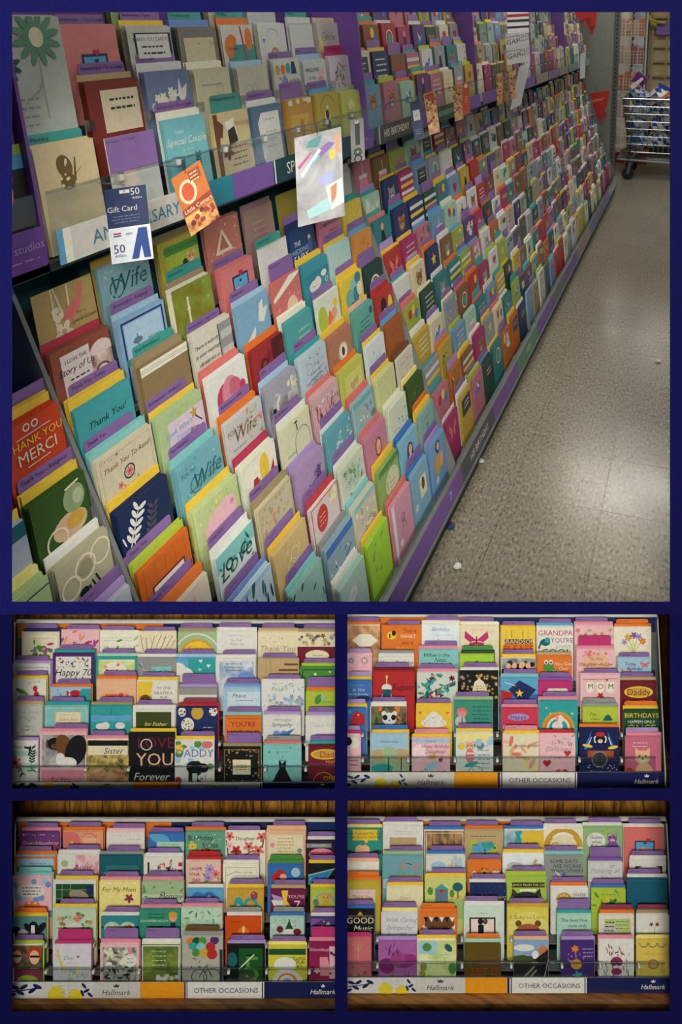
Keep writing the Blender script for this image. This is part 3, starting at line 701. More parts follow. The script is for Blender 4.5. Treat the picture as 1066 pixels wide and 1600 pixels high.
RACKS['c'] = '''
0 33 93 1301 #6a3a78 pk p|X .05 .04 .95 .08 14 .012 wh e;I .5 .26 .13 lp Granddaughter;T .42 .42 .06 lp YOU_ARE;T .5 .54 .06 lp SO_FUN;R .82 .42 .92 .7 wh;P rd .83 .42 .87 .22 .91 .42|purple card with white Granddaughter script and a candle
0 99 161 1300 op or p|E .1 .3 .36 .36 co;F .22 .26 .16 10 co yl;R .44 .14 .88 .28 pe;O .66 .22 .2 .01 rd;L .72 .4 .44 2 rd .08|orange card with a big gerbera daisy
0 167 226 1302 wh lp p|X .05 .02 .95 .06 12 .012 pk e;L .7 .16 .4 1 pk .05;C 0 .28 1 .28 .01 pk;R 0 .42 1 .6 lp|white card with thin pink lines
0 233 288 1303 bl - p|E .3 .12 .3 .14 sk .3;R .22 .22 1 .8 mt;L .62 .3 .5 1 gn .05;I .64 .44 .1 pb Grandma|blue card with a mint label reading Grandma
0 290 352 1300 #5f9c84 or p|T .38 .14 .13 bk Birthday;T .62 .32 .13 bk fishes;F .18 .36 .12 8 yl go;E .52 .66 .34 .26 or;E .52 .5 .14 .1 br;X .3 .5 .7 .66 12 .015 cr e;X .02 .02 .98 .5 14 .02 wh,lm e|green card with an orange fish and Birthday fishes lettering
0 353 415 1300 iv - p|T .5 .16 .09 dk Daughter;C .4 .62 .7 .46 .03 br;C .98 .02 .92 .4 .03 br;C .02 .2 .06 .62 .03 br;F .1 .1 .12 5 co dr;F .9 .12 .13 5 co dr;F .58 .36 .14 5 co dr;F .82 .46 .15 5 co dr;F .26 .46 .14 5 rd dr;F .1 .34 .1 5 lp co|ivory card with pink cherry blossom for a Daughter
0 416 477 1298 pe pe p|R .06 .1 .94 1.2 cr;L .5 .2 .5 5 go .08;F .16 .36 .07 6 pk go;F .86 .5 .07 6 sl go;H .5 .64 .05 ma|peach framed card with gold verses
0 479 525 1315 #2a1a34 wh p|R .0 .06 .85 .2 gy;L .45 .13 .6 1 wh .06;E .5 .42 .42 .2 pk;R .12 .34 .9 .6 #b0305c;X .2 .36 .8 .5 8 .04 co,pu s|dark purple card with a pink purse
1 24 87 1338 lb or p|E .25 .5 .5 .24 #dfe6dc;E .1 .42 .14 .16 gn;P yl .5 .6 .98 .3 .98 .6;L .55 .18 .5 1 sl .05;B or .0 .05|orange edged card with a hill, sky and green tree
1 91 155 1336 wh wh p|R .42 0 1 .7 ~pinkw;E .16 .2 .09 .08 sg;I .6 .3 .16 ma Aunt|white card with a pink script wash
1 156 223 1338 dt gy p|R .14 .2 .9 .62 #2f7078;R .28 .32 .72 .5 br;T .5 .41 .09 tn A_Wish_For_You|dark teal card with a wooden plaque A wish for you
1 225 285 1341 wh wh p|C .12 .1 .12 .4 .05 dk;X .3 .08 .9 .4 12 .06 pe,co,br,sl l;X .34 .1 .8 .42 6 .04 op,dk e;R .9 .1 1 .2 rd;R .9 .28 1 .38 rd|white card with tumbling cartoon dancers
1 291 345 1346 #dcb8ac rd r|F .68 .22 .16 8 la pu;F .86 .36 .13 8 co rd;F .64 .46 .15 8 la pu;X .5 .3 .95 .6 6 .05 gn,sg l;T .28 .2 .08 dr I_HOPE;T .24 .36 .08 dr YOUR;T .3 .52 .08 dr DAY|dusty pink card with lilac and coral blooms
1 349 404 1352 iv wh p|B gy .06 .01;C .05 .3 .4 .16 .01 dk;L .62 .2 .6 4 sg .09;F .32 .5 .1 6 yl go|ivory card with green verses and a dragonfly
1 419 473 1352 bl gn v|R 0 0 1 .5 #2f6ca8;E .36 .26 .16 .14 rd;E .24 .36 .16 .12 rd;E .44 .34 .1 .1 pe;E .8 .2 .13 .14 lb;P dk .55 .5 .8 .4 .95 .44 .7 .54;E .5 .6 .4 .08 nv|underwater blue card with red coral and a pearl
1 482 525 1352 bk yl p|P tl 0 .36 .95 .12 .55 .7 0 .7;P bl .04 .4 .8 .2 .5 .66 .04 .66;X .05 .35 .6 .65 14 .014 wh e;P mt 0 .33 .98 .09 .98 .12 0 .36|black card with a teal starry triangle
2 20 81 1371 lp lt t|X .0 .04 1 .95 26 .09 lb,pb,lp,pk e;E .47 .34 .36 .17 wh;L .47 .26 .52 3 bk .08;E .5 .72 .22 .12 or;E .42 .64 .04 .03 wh;E .58 .64 .04 .03 wh|pink dotted card with a speech bubble over an orange crab
2 84 150 1377 wh yl p|R .05 .06 .95 .6 dg;C .05 .2 .95 .2 .01 sg;C .05 .4 .95 .4 .01 sg;C .2 .06 .2 .6 .01 sg;C .4 .06 .4 .6 .01 sg;E .6 .34 .24 .14 kr .3;E .36 .44 .13 .08 rd;K .52 .36 .09 gy kr p;R .78 .1 .95 .3 nv|white framed photo card of a raccoon on green plaid
2 156 219 1378 ly pk p|X .02 .0 .98 .03 16 .03 iv e;I .48 .18 .11 br For_My_Mom;F .73 .4 .12 5 ma dr;K .52 .72 .1 #a86c34 tn r|yellow card with a small bear For My Mom
2 223 287 1378 sg pk p|R 0 .3 1 .9 #bcd0b0;X .0 .1 .3 .4 5 .06 gn,sg l;T .5 .24 .06 bk my;I .7 .34 .15 bk Mommy;X .6 .05 1 .2 5 .05 sg,gn l|pale green leafy card for Mommy
2 293 348 1390 sk iv n|E .3 .2 .16 .14 bl;E .62 .22 .18 .17 bl;E .62 .22 .12 .12 #2a5c9c;S .62 .22 .09 wh;R 0 .42 1 .7 bl;T .5 -.2 .1 bk x|sky blue card with a round star badge
2 356 412 1390 go yl p|E .3 .36 .12 .16 tl;R .18 .36 .42 .62 tl;E .3 .46 .07 .06 wh;O .64 .42 .2 .08 tl 180 360;R .44 .42 .52 .62 tl;R .76 .42 .84 .62 tl;E .74 .16 .1 .12 ma;O .9 .5 .1 .04 sg 180 360;X .1 .05 .9 .2 12 .015 or,yl e|golden card with teal dinosaurs and a balloon
2 424 477 1391 #6c1a48 tn p|P la 0 .1 .3 .2 .5 .5 .1 .34;P wh 0 .28 .34 .3 .5 .6 .1 .5;P yl .3 0 .5 0 .46 .3 .6 .5 .36 .4;T .74 .18 .1 lp YOU'RE;T .76 .44 .28 wh 7|dark magenta card saying You're 7
2 486 525 1390 lm yl p|O .55 .5 .4 .07 la 180 360;K .6 .32 .18 go tn r;E .6 .6 .16 .16 go;E .2 .5 .12 .14 sl;X .05 .05 .95 .2 8 .02 wh,yl s|lime card with a cartoon monkey
3 20 72 1435 #5f9494 yl o|E .12 .4 .14 .16 bk;E .3 .5 .16 .18 wh;E .62 .3 .16 .22 bk;E .44 .26 .08 .14 bk -.6;E .86 .28 .1 .2 bk .7;P wh .56 .2 .66 .2 .68 .5 .54 .5;E .61 .54 .1 .07 lp;E .8 .6 .14 .12 wh|teal card with a black and white cow
3 83 150 1421 #b9cdb4 yl p|E .5 .58 .3 .28 wh;X .12 .18 .34 .5 9 .05 go,co,gn,br f;X .3 .08 .7 .26 12 .05 co,gn,rd,sg f;X .66 .18 .9 .5 9 .05 go,co,gn,sl f;I .5 .58 .08 lp Daughter|sage arched card with a flower wreath
3 158 217 1434 #2c8488 wh p|E .3 .28 .22 .18 mt;E .7 .28 .22 .18 mt;E .3 .28 .14 .11 iv;E .72 .28 .14 .1 or;X .62 .2 .82 .34 8 .025 cr,rd e;S .04 .24 .05 dk;S .96 .24 .05 dk|teal card with two plates of food
3 219 282 1422 #2f8a72 pk p|L .4 .1 .5 2 dg .08;T .36 .26 .12 iv DAUGHTER-IN-LAW;L .4 .4 .5 2 dg .08;E .82 .16 .1 .12 op;E .82 .1 .11 .08 go;R .76 .3 .88 .56 nv|green card for a Daughter-in-law with a cartoon girl
3 284 347 1420 #b4d2bc pk p|X .05 .04 .98 .3 18 .05 sg,gn,mt l;W .14 .5 .24 sg;W .1 .5 .18 sg -.6;W .18 .5 .18 sg .6;L .6 .3 .4 2 lb .09;R 0 .56 1 .7 cr|mint card with pale green leaves
3 353 408 1434 #c84a14 wh g|E .5 .4 .16 .14 or;E .5 .32 .04 .1 yl;E .5 .36 .025 .06 iv;R .48 .42 .52 .7 iv;L .3 .12 .3 1 dr .05|burnt orange card with one lit candle
3 423 475 1434 #a9c6bc bl g|P dg .44 .34 .56 .06 .68 .34;E .56 .5 .22 .17 wh;E .28 .34 .1 .1 dr;E .8 .42 .12 .1 dr;X .05 .05 .9 .3 8 .03 wh,sg e;E .56 .06 .03 .03 gn|pale teal card with a party hat on a white animal
3 486 525 1435 #4a3a74 wh p|R 0 .3 1 .9 #34508c;P pu 0 .3 .5 .02 .9 0 0 0;S .7 .2 .1 lb;S .3 .5 .12 or;X .1 .1 .9 .6 8 .03 wh,lb e|purple and blue card with bright stars
4 20 66 1478 ~dark lm p|E .1 .3 .24 .24 #a83a1c;E .74 .26 .26 .24 #a83a1c;E .14 .36 .16 .22 pe;E .74 .38 .17 .24 pe;R .0 .3 .28 .37 bk;R .58 .32 .92 .39 bk;R 0 .8 1 1.2 ma;E .5 1.16 .36 .18 lm;I .54 1.16 .14 dg Sisters|photograph card of two red-haired women in dark glasses
4 84 142 1478 #cfcdd6 mg m|C .06 .1 .3 .7 .03 yl;C .02 .2 .34 .6 .025 yl;C .12 .08 .22 .7 .02 lm;I .42 .32 .1 gy Dear;L .5 .46 .4 3 lg .1;X .4 .6 .9 1.0 26 .03 sg,ly,lm,lg e;H .66 .28 .04 ma;E .7 .62 .12 .06 ly|lilac white card with a tuft of yellow grass
4 157 217 1476 lp pk P|R .06 .06 .94 1.1 ~bush;X .1 .1 .7 .5 24 .05 iv,wh,cr f;X .1 .55 .8 1.05 18 .06 bk,dk l;E .78 .4 .17 .17 wh;L .78 .36 .18 2 gy .09;R .72 .05 .82 .24 pk|pink card with white blossom photo and round label
4 222 281 1476 ~green wh P|L .45 .18 .4 4 sg .12;X .4 .8 .95 1.05 16 .06 wh,iv,cr f;B wh .0 .03|green meadow photo card with white flowers
4 285 348 1464 #a9aa9c gy w|E .2 .12 .1 .1 or;E .36 .12 .12 .12 dg;E .5 .1 .1 .1 gn;E .8 .08 .11 .1 dp;E .26 .22 .1 .1 tl;E .46 .24 .11 .11 lt;E .7 .24 .12 .12 rd;E .34 .38 .1 .1 gn;E .54 .4 .12 .12 go;E .74 .42 .13 .13 rd;X .2 .5 .8 .8 12 .03 lg,dk l;O .42 .98 .2 .02 dk;O .74 .98 .22 .02 dk;C .42 .98 .6 .7 .02 dk;C .6 .7 .74 .98 .02 dk;R .93 .3 1 1.2 dk|grey photo card of a bicycle under colourful balloons
4 356 414 1478 #0c1512 la p|R .3 .06 .94 1.1 #14501c;P #0c1512 .5 .24 .78 .24 .78 .34 .5 .34;T .62 .62 .7 gn 5;E .12 .36 .14 .2 dt;C .3 .62 .72 .22 .03 iv;E .52 .86 .24 .14 #3c4a2c;X .4 .8 .8 1 10 .03 #5a6a44,kr e|black card with a large green number 5
4 420 478 1480 #c6c438 ly p|R 0 .04 1 .2 dg;T .76 .3 .08 bk ROLLING;T .78 .4 .1 bk YOUR;T .8 .52 .1 bk WAY...;E .44 .46 .3 .2 wh;E .5 .94 .42 .34 wh;O .5 .96 .28 .05 or;E .5 .96 .14 .14 gy|yellow card reading Rolling your way with white balls
4 483 525 1474 #8a1c4c pk m|I .5 .22 .14 lp Granddaughter;P pk .4 .5 .7 .5 .8 1.2 .4 1.2;R .76 .1 1 1.3 lp;F .3 1.0 .12 5 wh pk;X .75 .2 1 1.2 6 .08 dr,dk s|crimson card with pink ribbon for a Granddaughter
'''
RACKS['d'] = '''
0 541 597 1296 #2f9080 ly p|R .18 .0 .88 .3 yl;P yl .5 .28 .64 .28 .56 .4;T .53 .1 .08 bk Am_I_excited_for_you;T .53 .2 .08 bk that_you're_retiring?;E .38 .56 .12 .14 pe .4;E .54 .56 .12 .14 pe -.4;E .1 .66 .2 .08 dk .3;E .8 .66 .2 .08 dk -.3|green card with two raised hands under a yellow speech bubble
0 599 661 1292 wh wh p|L .5 .12 .5 2 lg .06;R .16 .26 .84 .6 tn;P rd .58 .56 .76 .4 .62 .6|white card with a tan picture and red tail feather
0 664 726 1299 ~brown bl p|B cr .03 .02;C .2 .05 .2 .7 .02 br;C .38 .05 .38 .7 .02 br;C .56 .05 .56 .7 .02 br;C .74 .05 .74 .7 .02 br|brown card of weathered wooden boards
0 727 787 1298 tn or p|L .5 .14 .7 1 dk .05;E .2 .42 .1 .2 lm;E .5 .46 .36 .18 lm;E .46 .42 .3 .14 sk -.2;E .6 .38 .16 .08 tl;X .2 .3 .8 .6 8 .03 dt,gn e|tan card with a blue-green jumping fish
0 788 850 1298 ~tealw bl p|R .46 0 1 .7 #d8b83c;P tl .26 .02 .44 .02 .4 .14 .48 .5 .22 .5 .32 .14;L .72 .3 .4 2 br .06|blue and yellow wash card with a teal necktie
0 850 911 1295 iv wh p|O .5 .46 .5 .12 go 180 360;E .2 .36 .16 .14 go;E .78 .34 .16 .14 go;E .5 .4 .34 .26 cr;I .5 .44 .22 or Good|ivory card with a golden cloud and the word Good
0 912 973 1293 #8fb07c wh p|E .32 .34 .24 .22 wh;T .32 .24 .09 bk Guess;T .34 .36 .08 bk what,;T .34 .48 .1 bk Baby?;K .74 .28 .12 pu lp r;E .74 .5 .16 .16 pu;X .55 .05 .95 .2 6 .03 lm e|green card with a purple bear saying Guess what Baby
0 976 1038 1295 co wh p|R .26 .3 .76 .7 nv;R .29 .33 .73 .7 sk;E .44 .56 .11 .1 op;E .62 .58 .1 .1 op;E .4 .54 .02 .02 bk;E .66 .56 .02 .02 bk;H .6 .28 .06 rd;H .52 .36 .04 nv|coral pink card with two bears in a blue window
1 541 592 1349 wh pe p|L .45 .16 .5 1 lg .05;R .2 .36 .74 .6 #c9b9a4;E .36 .4 .12 .06 bk;E .6 .44 .1 .08 bk;R .2 .4 .74 .43 dk|white card with a small framed photograph
1 599 661 1338 #6aa0a8 sg p|E .5 .24 .12 .12 gy;E .82 .26 .12 .12 gy;C .5 .36 .52 .5 .03 kr;C .82 .36 .8 .5 .03 kr;C .56 .16 .72 .2 .02 dk;R .3 .48 1 .7 yl;L .66 .54 .5 2 br .06;R 0 .56 .3 .8 lb|blue-green card with two hedgehogs over a yellow label
1 667 727 1337 #cfd4cc bl p|X .05 .1 .95 .5 14 .1 sg,lb,mt,lg l;E .3 .26 .2 .12 lb|pale card with washed blue leaves
1 731 783 1345 or - p|E .2 .42 .09 .12 cr;E .5 .4 .12 .16 go;E .5 .4 .06 .08 dg;E .84 .34 .1 .08 wh;R .14 .42 .26 .6 br;X .1 .2 .9 .3 6 .02 bk e|orange card with a row of cartoon animals
1 787 850 1335 ~irid yl p|E .28 .3 .2 .12 lg;X .6 .1 .95 .35 8 .05 go,wh,kr f;L .85 .4 .25 1 go .05;P tn .55 .3 .9 .2 .7 .36|silvery white card with a gold flower corner
1 850 912 1338 #8a928e lt p|T .5 .12 .09 bk SOME_DAYS;T .58 .24 .09 bk ARE_WORSE;T .58 .36 .09 bk THAN_OTHERS;D .4 .52 .14 bl wh;E .28 .56 .1 .08 wh|grey card with a blue bird reading Some days are worse than others
1 921 973 1348 #cacbc8 pu P|I .46 .24 .15 gy Thinking_of;I .5 .46 .15 gy You;X .6 .05 .8 .15 5 .03 gy l|silver white card with looping Thinking of You script
1 984 1041 1345 wh wh p|R .16 .14 .9 .6 bk;E .53 .3 .32 .2 wh;R .24 .18 .82 .5 wh;L .53 .24 .5 3 bk .08|white card with a black framed speech panel
2 541 594 1378 #b8a838 or o|R .1 .22 .86 .6 #d8c0b4;L .48 .3 .5 1 mv .05;T .48 .44 .09 br Thank_You|olive yellow card with a dusty pink label
2 605 661 1387 #dcd6b0 yl p|I .5 .28 .09 kr Sister;X .1 .5 .9 .9 6 .03 tn e;R .62 .42 .68 .46 bk|pale buttery card with tiny Sister script
2 665 728 1373 #c6c878 yl p|R 0 .5 1 1 #9cbc74;P tl .22 .26 .4 .12 .58 .26;R .24 .26 .56 .58 sl;H .4 .3 .06 rd;E .8 .2 .13 .11 dt;R .79 .3 .82 .5 br;E .12 .3 .07 .1 gn;E .66 .36 .06 .1 gn;P cr .34 .58 .46 .58 .5 .9 .24 .9;T .55 .7 .1 go ENJOY;X .66 .42 .98 .5 8 .02 go e|green card with a blue house and a round tree
2 735 792 1382 nv wh p|X .0 .0 1 .5 26 .01 go,cr e;I .5 .32 .15 tn Congratulations|navy card with gold Congratulations script
2 791 854 1370 #9cb848 lm p|R .14 .14 .96 .26 bk;T .55 .2 .09 ly ADVICE_FROM_THE_CAT;R .34 .3 .74 .36 iv;P dk .12 .5 .16 .28 .3 .42;P dk .88 .5 .84 .28 .7 .42;E .5 .6 .36 .24 dk;P br .16 .42 .18 .34 .26 .42|lime card with cat ears reading Advice from the cat
2 862 919 1387 wh or p|O .34 .34 .22 .06 go 180 360;F .34 .36 .2 12 go yl;E .34 .36 .1 .1 tn;T .76 .18 .07 dk YOU'RE;T .76 .3 .07 dk GETTING;T .76 .42 .07 dk THERE|white card with a smiling yellow sun
2 925 978 1390 #a8c03c bl p|X .0 .0 1 .6 16 .08 lm,gn,yl l;D .6 .36 .12 dt gn;L .55 .14 .6 1 dg .05|bright lime leaf card with a small dark bird
2 981 1043 1374 #175870 wh p|R .02 .02 .98 .04 #1f6c84|plain deep teal card without a picture
3 541 585 1423 bk bl p|C .05 .18 .95 .18 .02 kr;T .5 .34 .26 cr GOOD;I .6 .62 .2 cr Music;P go .4 .14 .5 .02 .6 .14|black card lettered Good Music in cream
3 597 652 1427 #cdd0d4 ly p|I .55 .18 .13 gy With_Caring;I .5 .4 .13 gy Sympathy;H .6 .6 .1 lg;W .2 .75 .2 sg|pale card with grey Caring Sympathy script
3 656 714 1428 or or o|R .14 .1 .92 .6 br;P bk .1 .08 .24 .08 .18 .22;P wh .24 .08 .38 .08 .32 .22;P bk .38 .08 .52 .08 .46 .22;P wh .52 .08 .66 .08 .6 .22;P bk .66 .08 .8 .08 .74 .22;P wh .8 .08 .94 .08 .88 .22;P wh .08 .28 .24 .4 .12 .6;P wh .96 .28 .8 .4 .92 .6;T .52 .4 .14 bk TRUE|orange card with black and white chevrons round a brown panel
3 725 787 1417 #c4d6c8 wh p|R .14 .26 .8 .8 dk;R .18 .3 .76 .8 #e0d0cc;E .42 .36 .07 .08 bk;E .54 .36 .06 .08 br;R .36 .44 .5 .8 bk;R .5 .44 .6 .8 wh;L .5 .16 .2 1 gy .05|mint card with a framed kissing couple
3 794 857 1420 #d2c44c go p|E .5 .5 .5 .44 #d8d070;T .46 .2 .11 #a08a20 A_Baby_to_Love;E .26 .36 .08 .08 br;E .74 .36 .08 .08 br;E .5 .64 .34 .28 #a05c3c|yellow card with a brown bear reading A Baby to Love
3 871 924 1430 #a4cebc tl P|I .5 .14 .1 bk The_best_love;I .6 .3 .1 bk runs_only;I .5 .46 .1 bk the_more;I .7 .62 .1 bk you_give|mint card with black handwritten verse
3 937 991 1430 #d8d4c4 or d|R .14 .1 .9 .5 #b0c078;E .32 .42 .24 .16 lg;L .66 .18 .4 3 gn .1;L .3 .2 .3 3 dk .12|cream card with a green verse panel and grey stone
3 996 1046 1430 wh kr d|R .42 .62 .64 .8 rd;C .53 .62 .53 .34 .02 sg;F .44 .28 .07 5 dr bk;F .62 .28 .07 5 dr bk|white card with a small red flowerpot
4 541 580 1466 #c2666c mg n|C .5 .5 .3 .2 .02 tn;C .5 .5 .7 .2 .02 tn;C .5 .9 .5 .2 .02 tn;X .1 .9 .9 1.6 14 .08 ma,kr l;X .2 .15 .8 .6 16 .03 tn,kr v|rose red card with a thin golden tree
4 592 651 1472 #a05c9c la n|E .22 .62 .22 .2 #7a2068 .3;E .72 .5 .3 .18 #8c2c74 -.3;E .5 .44 .2 .2 #9a3c80;X .2 .14 .6 .4 16 .04 #5c1438,dp v;C .46 .5 .3 1.2 .04 #7a6a50;C .74 1.1 .8 .76 .02 dp;C .66 1.1 .7 .82 .02 dp|violet card with a huge purple poppy
4 653 713 1470 ~gwater yl p|R .02 .02 .5 .34 lb;E .24 .16 .12 .11 gn;E .8 .18 .12 .08 dt .8;L .55 .36 .6 2 sg .08;E .15 .66 .09 .12 ol;E .12 .86 .08 .1 ol;E .1 1.04 .1 .1 ol;E .3 .98 .1 .1 lm;E .9 .7 .1 .16 gn;F .75 1.08 .1 6 sl bk|green and yellow watercolour card with leaves and butterflies
4 727 783 1476 #5c4a14 mt o|T .55 .3 .07 dr LET_IT_SHINE;T .55 .46 .07 dr LET_IT_SHINE;T .56 .74 .2 rd LET_IT;T .5 1.02 .2 gn SHINE|brown card with coloured Let it shine letters
4 803 857 1472 #7fa0c0 pe p|E .3 .16 .3 .1 wh;R 0 .4 1 1.3 #23261c;P #3c4a2c 0 .4 .3 .36 .6 .5 .9 .56 0 .6;E .62 .36 .1 .12 wh;E .84 .24 .13 .14 ~rust;P bk .6 .5 1 .2 1 1.3 .8 1.3;C .1 1.2 .6 .7 .05 gy;C .3 1.2 .66 .8 .03 lg;C .84 1.2 1 .5 .012 wh|photo card of horses beside a railway under blue sky
4 877 929 1472 #40286c la p|F .42 .2 .12 6 or go;C .42 .32 .48 .62 .015 la;E .46 .66 .17 .15 go;P go .3 .6 .2 .52 .34 .7;F .5 1.02 .16 6 tl mt;L .8 .2 .36 3 la .11;X .2 .3 .7 .6 8 .02 la,pk e|purple card with an orange teapot and flower
4 936 991 1470 wh pk n|X .1 .2 .9 1.15 44 .05 ~damask,dk,gy,ma v;E .5 .56 .15 .12 #8a2c54;E .42 .6 .1 .1 #7a2448;E .58 .6 .1 .1 #7a2448;E .5 .86 .15 .1 #8a2c54;X .34 .2 .66 .4 10 .04 dk,ma l|white card with a pink and grey damask bouquet
4 996 1046 1470 #d4bc58 ly n|O .2 .06 .14 .02 dk 0 180;O .48 .06 .14 .02 dk 0 180;O .76 .06 .14 .02 dk 0 180;T .56 .4 .08 go All_you_need_is;E .5 .72 .17 .16 #a86c3c;E .5 .72 .12 .11 tn;R .1 .9 1 1.4 #cdb850;X .0 1.1 1 1.2 12 .03 dk,br l|yellow card with garlands and a round brown button
'''
for k in RACKS:
    RACKS[k] = RACKS[k].replace(';T .5 -.2 .1 bk x', '')
# rack: px of left and right end, sign top/bottom, base row of the front cards, header split, sign segments (px), lip top, clips
GEO = dict(a=(24, 529, 1223, 1236, 1229, 972, 255, (10, 127, 207, 279, 283, 410, 528), 1197, (59, 135, 202, 344, 415, 478), 0),
           b=(538, 1027, 1207, 1231, 1222, 962, 758, (538, 637, 710, 778, 785, 902, 1038), 1183, (567, 638, 711, 777, 905, 971), 1),
           c=(25, 529, 1535, 1560, 1549, 1282, 268, (10, 145, 219, 288, 293, 413, 528), 1513, (73, 147, 218, 358, 417, 484), 0),
           d=(538, 1041, 1528, 1552, 1542, 1281, 840, (538, 650, 727, 793, 800, 917, 1047), 1504, (590, 722, 799, 878, 938, 998), 1))
RNAME = dict(a='upper rack with thank you and sympathy cards', b='upper rack with birthday cards for relatives', c='lower rack with children\'s birthday cards', d='lower rack with congratulations and baby cards')
ROWN = ['in the top row', 'in the second row', 'in the middle row', 'in the fourth row', 'in the front row']
D4, DS = 2.30, .03
DN = -UP
def low(y, dep):
    return PPY + (y - PPY) * 2.288 / dep        # the same height as pixel row y at the front of the rack
def px(x, y, dep):
    return at(x, y, dep)
for key, g in GEO.items():
    xl, xr, sy0, sy1, by, hy, hsplit, seg, lipy, clips, right = g
    base_loc = px((xl + xr) / 2, sy1, 2.36)
    rack = empty('card_rack', base_loc, {'a': 'grey tiered card rack of thank you and sympathy cards before oak boards', 'b': 'grey tiered card rack of relatives\' birthday cards with white end panel',
                 'c': 'grey tiered card rack of children\'s birthday cards on an oak ledge', 'd': 'grey tiered card rack of congratulations and baby cards on an oak ledge'}[key], 'card rack', 'small tiered card racks')
    bl_ = rack.location
    # back panel with its coloured header
    dback = D4 + 4 * DS + .035
    mb = MB(); fr2 = [px(xl + 2, hy, dback), px(xr - 1, hy, dback), px(xr + (4 if right else 0), low(sy1, dback), dback), px(xl, low(sy1, dback), dback)]
    mb.prism(fr2, FW * .006, 'grey_plastic'); mb.build('back_panel', rack, bl_)
    hs = hsplit
    for (a, b, kk) in ((xl + 4, hs, 'or'), (hs, xr - 2, 'nv')):
        mb = MB(); mb.prism([px(a, hy + 3, dback - .0015), px(b, hy + 3, dback - .0015), px(b, hy + 26, dback - .0015), px(a, hy + 26, dback - .0015)], FW * .001, kk)
        mb.build('header_strip', rack, bl_)
    mb = MB(); mb.prism([px(xl + 1, hy - 2, dback - .003), px(xr, hy - 2, dback - .003), px(xr, hy + 2, dback - .003), px(xl + 1, hy + 2, dback - .003)], FW * .008, 'white_plastic'); mb.build('top_edge', rack, bl_)
    # end panel
    xe = xr if right else xl
    sg = 1 if right else -1
    mb = MB()
    pr = [px(xe, hy, dback + .004), px(xe, hy + 6, dback - .03), px(xe + sg * 12 if right else xe - 3, sy0, D4 - .012), px(xe + sg * 12 if right else xe - 3, sy1, D4 - .012), px(xe + (sg * 4 if right else 0), low(sy1, dback + .004), dback + .004)]
    mb.prism(pr, RT * (.004 * sg), 'white_plastic'); mb.build('side_panel', rack, bl_)
    # tier shelves
    pitch = (by - (by - 84)) and 39.3 if key in 'ab' else 41.0
    rows = RACKS[key].strip().split('\n')
    basey = {}
    for t in range(5):
        dep = D4 + (4 - t) * DS
        basey[t] = by - (4 - t) * pitch
        mb = MB(); a = px(xl + 3, basey[t], dep + .024); b = px(xr - 3, basey[t], dep + .024)
        mb.prism([a, b, b + DN * .004, a + DN * .004], -FW * .027, 'grey_plastic'); mb.build('tier_shelf', rack, bl_)
        mb = MB(); mb.prism([a - DN * .035, b - DN * .035, b, a], FW * .002, 'dark_plastic'); mb.build('tier_riser', rack, bl_)
    # cards and dividers
    for li, line in enumerate(rows):
        head, art, lab = line.split('|')
        t, x0, x1, y, cb, ev, tb = head.split()
        t = int(t); x0, x1, y = float(x0), float(x1), float(y)
        dep = D4 + (4 - t) * DS
        TL = px(x0, y, dep); wdt = (x1 - x0) / FOC * dep
        hgt = (basey[t] - y) / FOC * dep - .0005
        ww = lab + (' of the ' + RNAME[key] if len(lab.split()) < 5 else '')
        n0 = -FW
        rise = .0085 if ev not in ('-',) else 0
        o, thick = make_card(ww, TL, RT, DN, n0, wdt, hgt, cb, ev, art, 'cards ' + ROWN[t] + ' of the ' + RNAME[key], nsp=2, nenv=2, rise=rise, gap=.0019)
        tc = TABC.get(tb)
        if tc:
            up = .03 if tb == 'P' or (tb == 'm') else .0125
            rnd = random.Random(li * 13 + ord(key))
            tw = min(wdt - .008, .105)
            ox = rnd.uniform(.003, max(.004, wdt - tw - .002))
            tl = TL - n0 * (thick + .001) + RT * ox - DN * (rise + up)
            make_tab(rack, tl, RT, DN, n0, tw, hgt + rise + up - .002, tc, None, (), bl_, 'L .2 .06 .34 1 dk .045')
    # acrylic lip with clips, sign strip
    dl = D4 - .008
    mb = MB(); mb.prism([px(xl + 2, lipy, dl), px(xr - 2, lipy, dl), px(xr - 2, sy0 + 2, dl), px(xl + 2, sy0 + 2, dl)], -FW * .002, 'clear_acrylic'); mb.build('clear_lip', rack, bl_)
    mb = MB(); mb.prism([px(xl + 2, lipy - 1.2, dl), px(xr - 2, lipy - 1.2, dl), px(xr - 2, lipy + 1, dl), px(xl + 2, lipy + 1, dl)], -FW * .003, 'clip_acrylic'); mb.build('lip_edge', rack, bl_)
    for cx in clips:
        for yy, dd in ((lipy, dl), (lipy - pitch, dl + DS)):
            mb = MB(); p = px(cx - 2.6, yy - 1, dd - .002)
            mb.box(p, RT * .011, DN * .016, -FW * .006, 'clip_acrylic'); mb.box(p + RT * .002 + DN * .004, RT * .007, DN * .008, -FW * .008, 'white_plastic'); mb.build('clip', rack, bl_)
    ds = D4 - .012
    strip = MB(); strip.prism([px(seg[0], sy0, ds), px(seg[-1], sy0, ds), px(seg[-1], sy1, ds), px(seg[0], sy1, ds)], FW * .003, 'grey_plastic')
    st = strip.build('sign_strip', rack, bl_)
    cols = ['#c9c9c6', '#c4c2bc', '#e0941c', 'nv', 'wh', 'na']
    hh = (sy1 - sy0) / FOC * ds
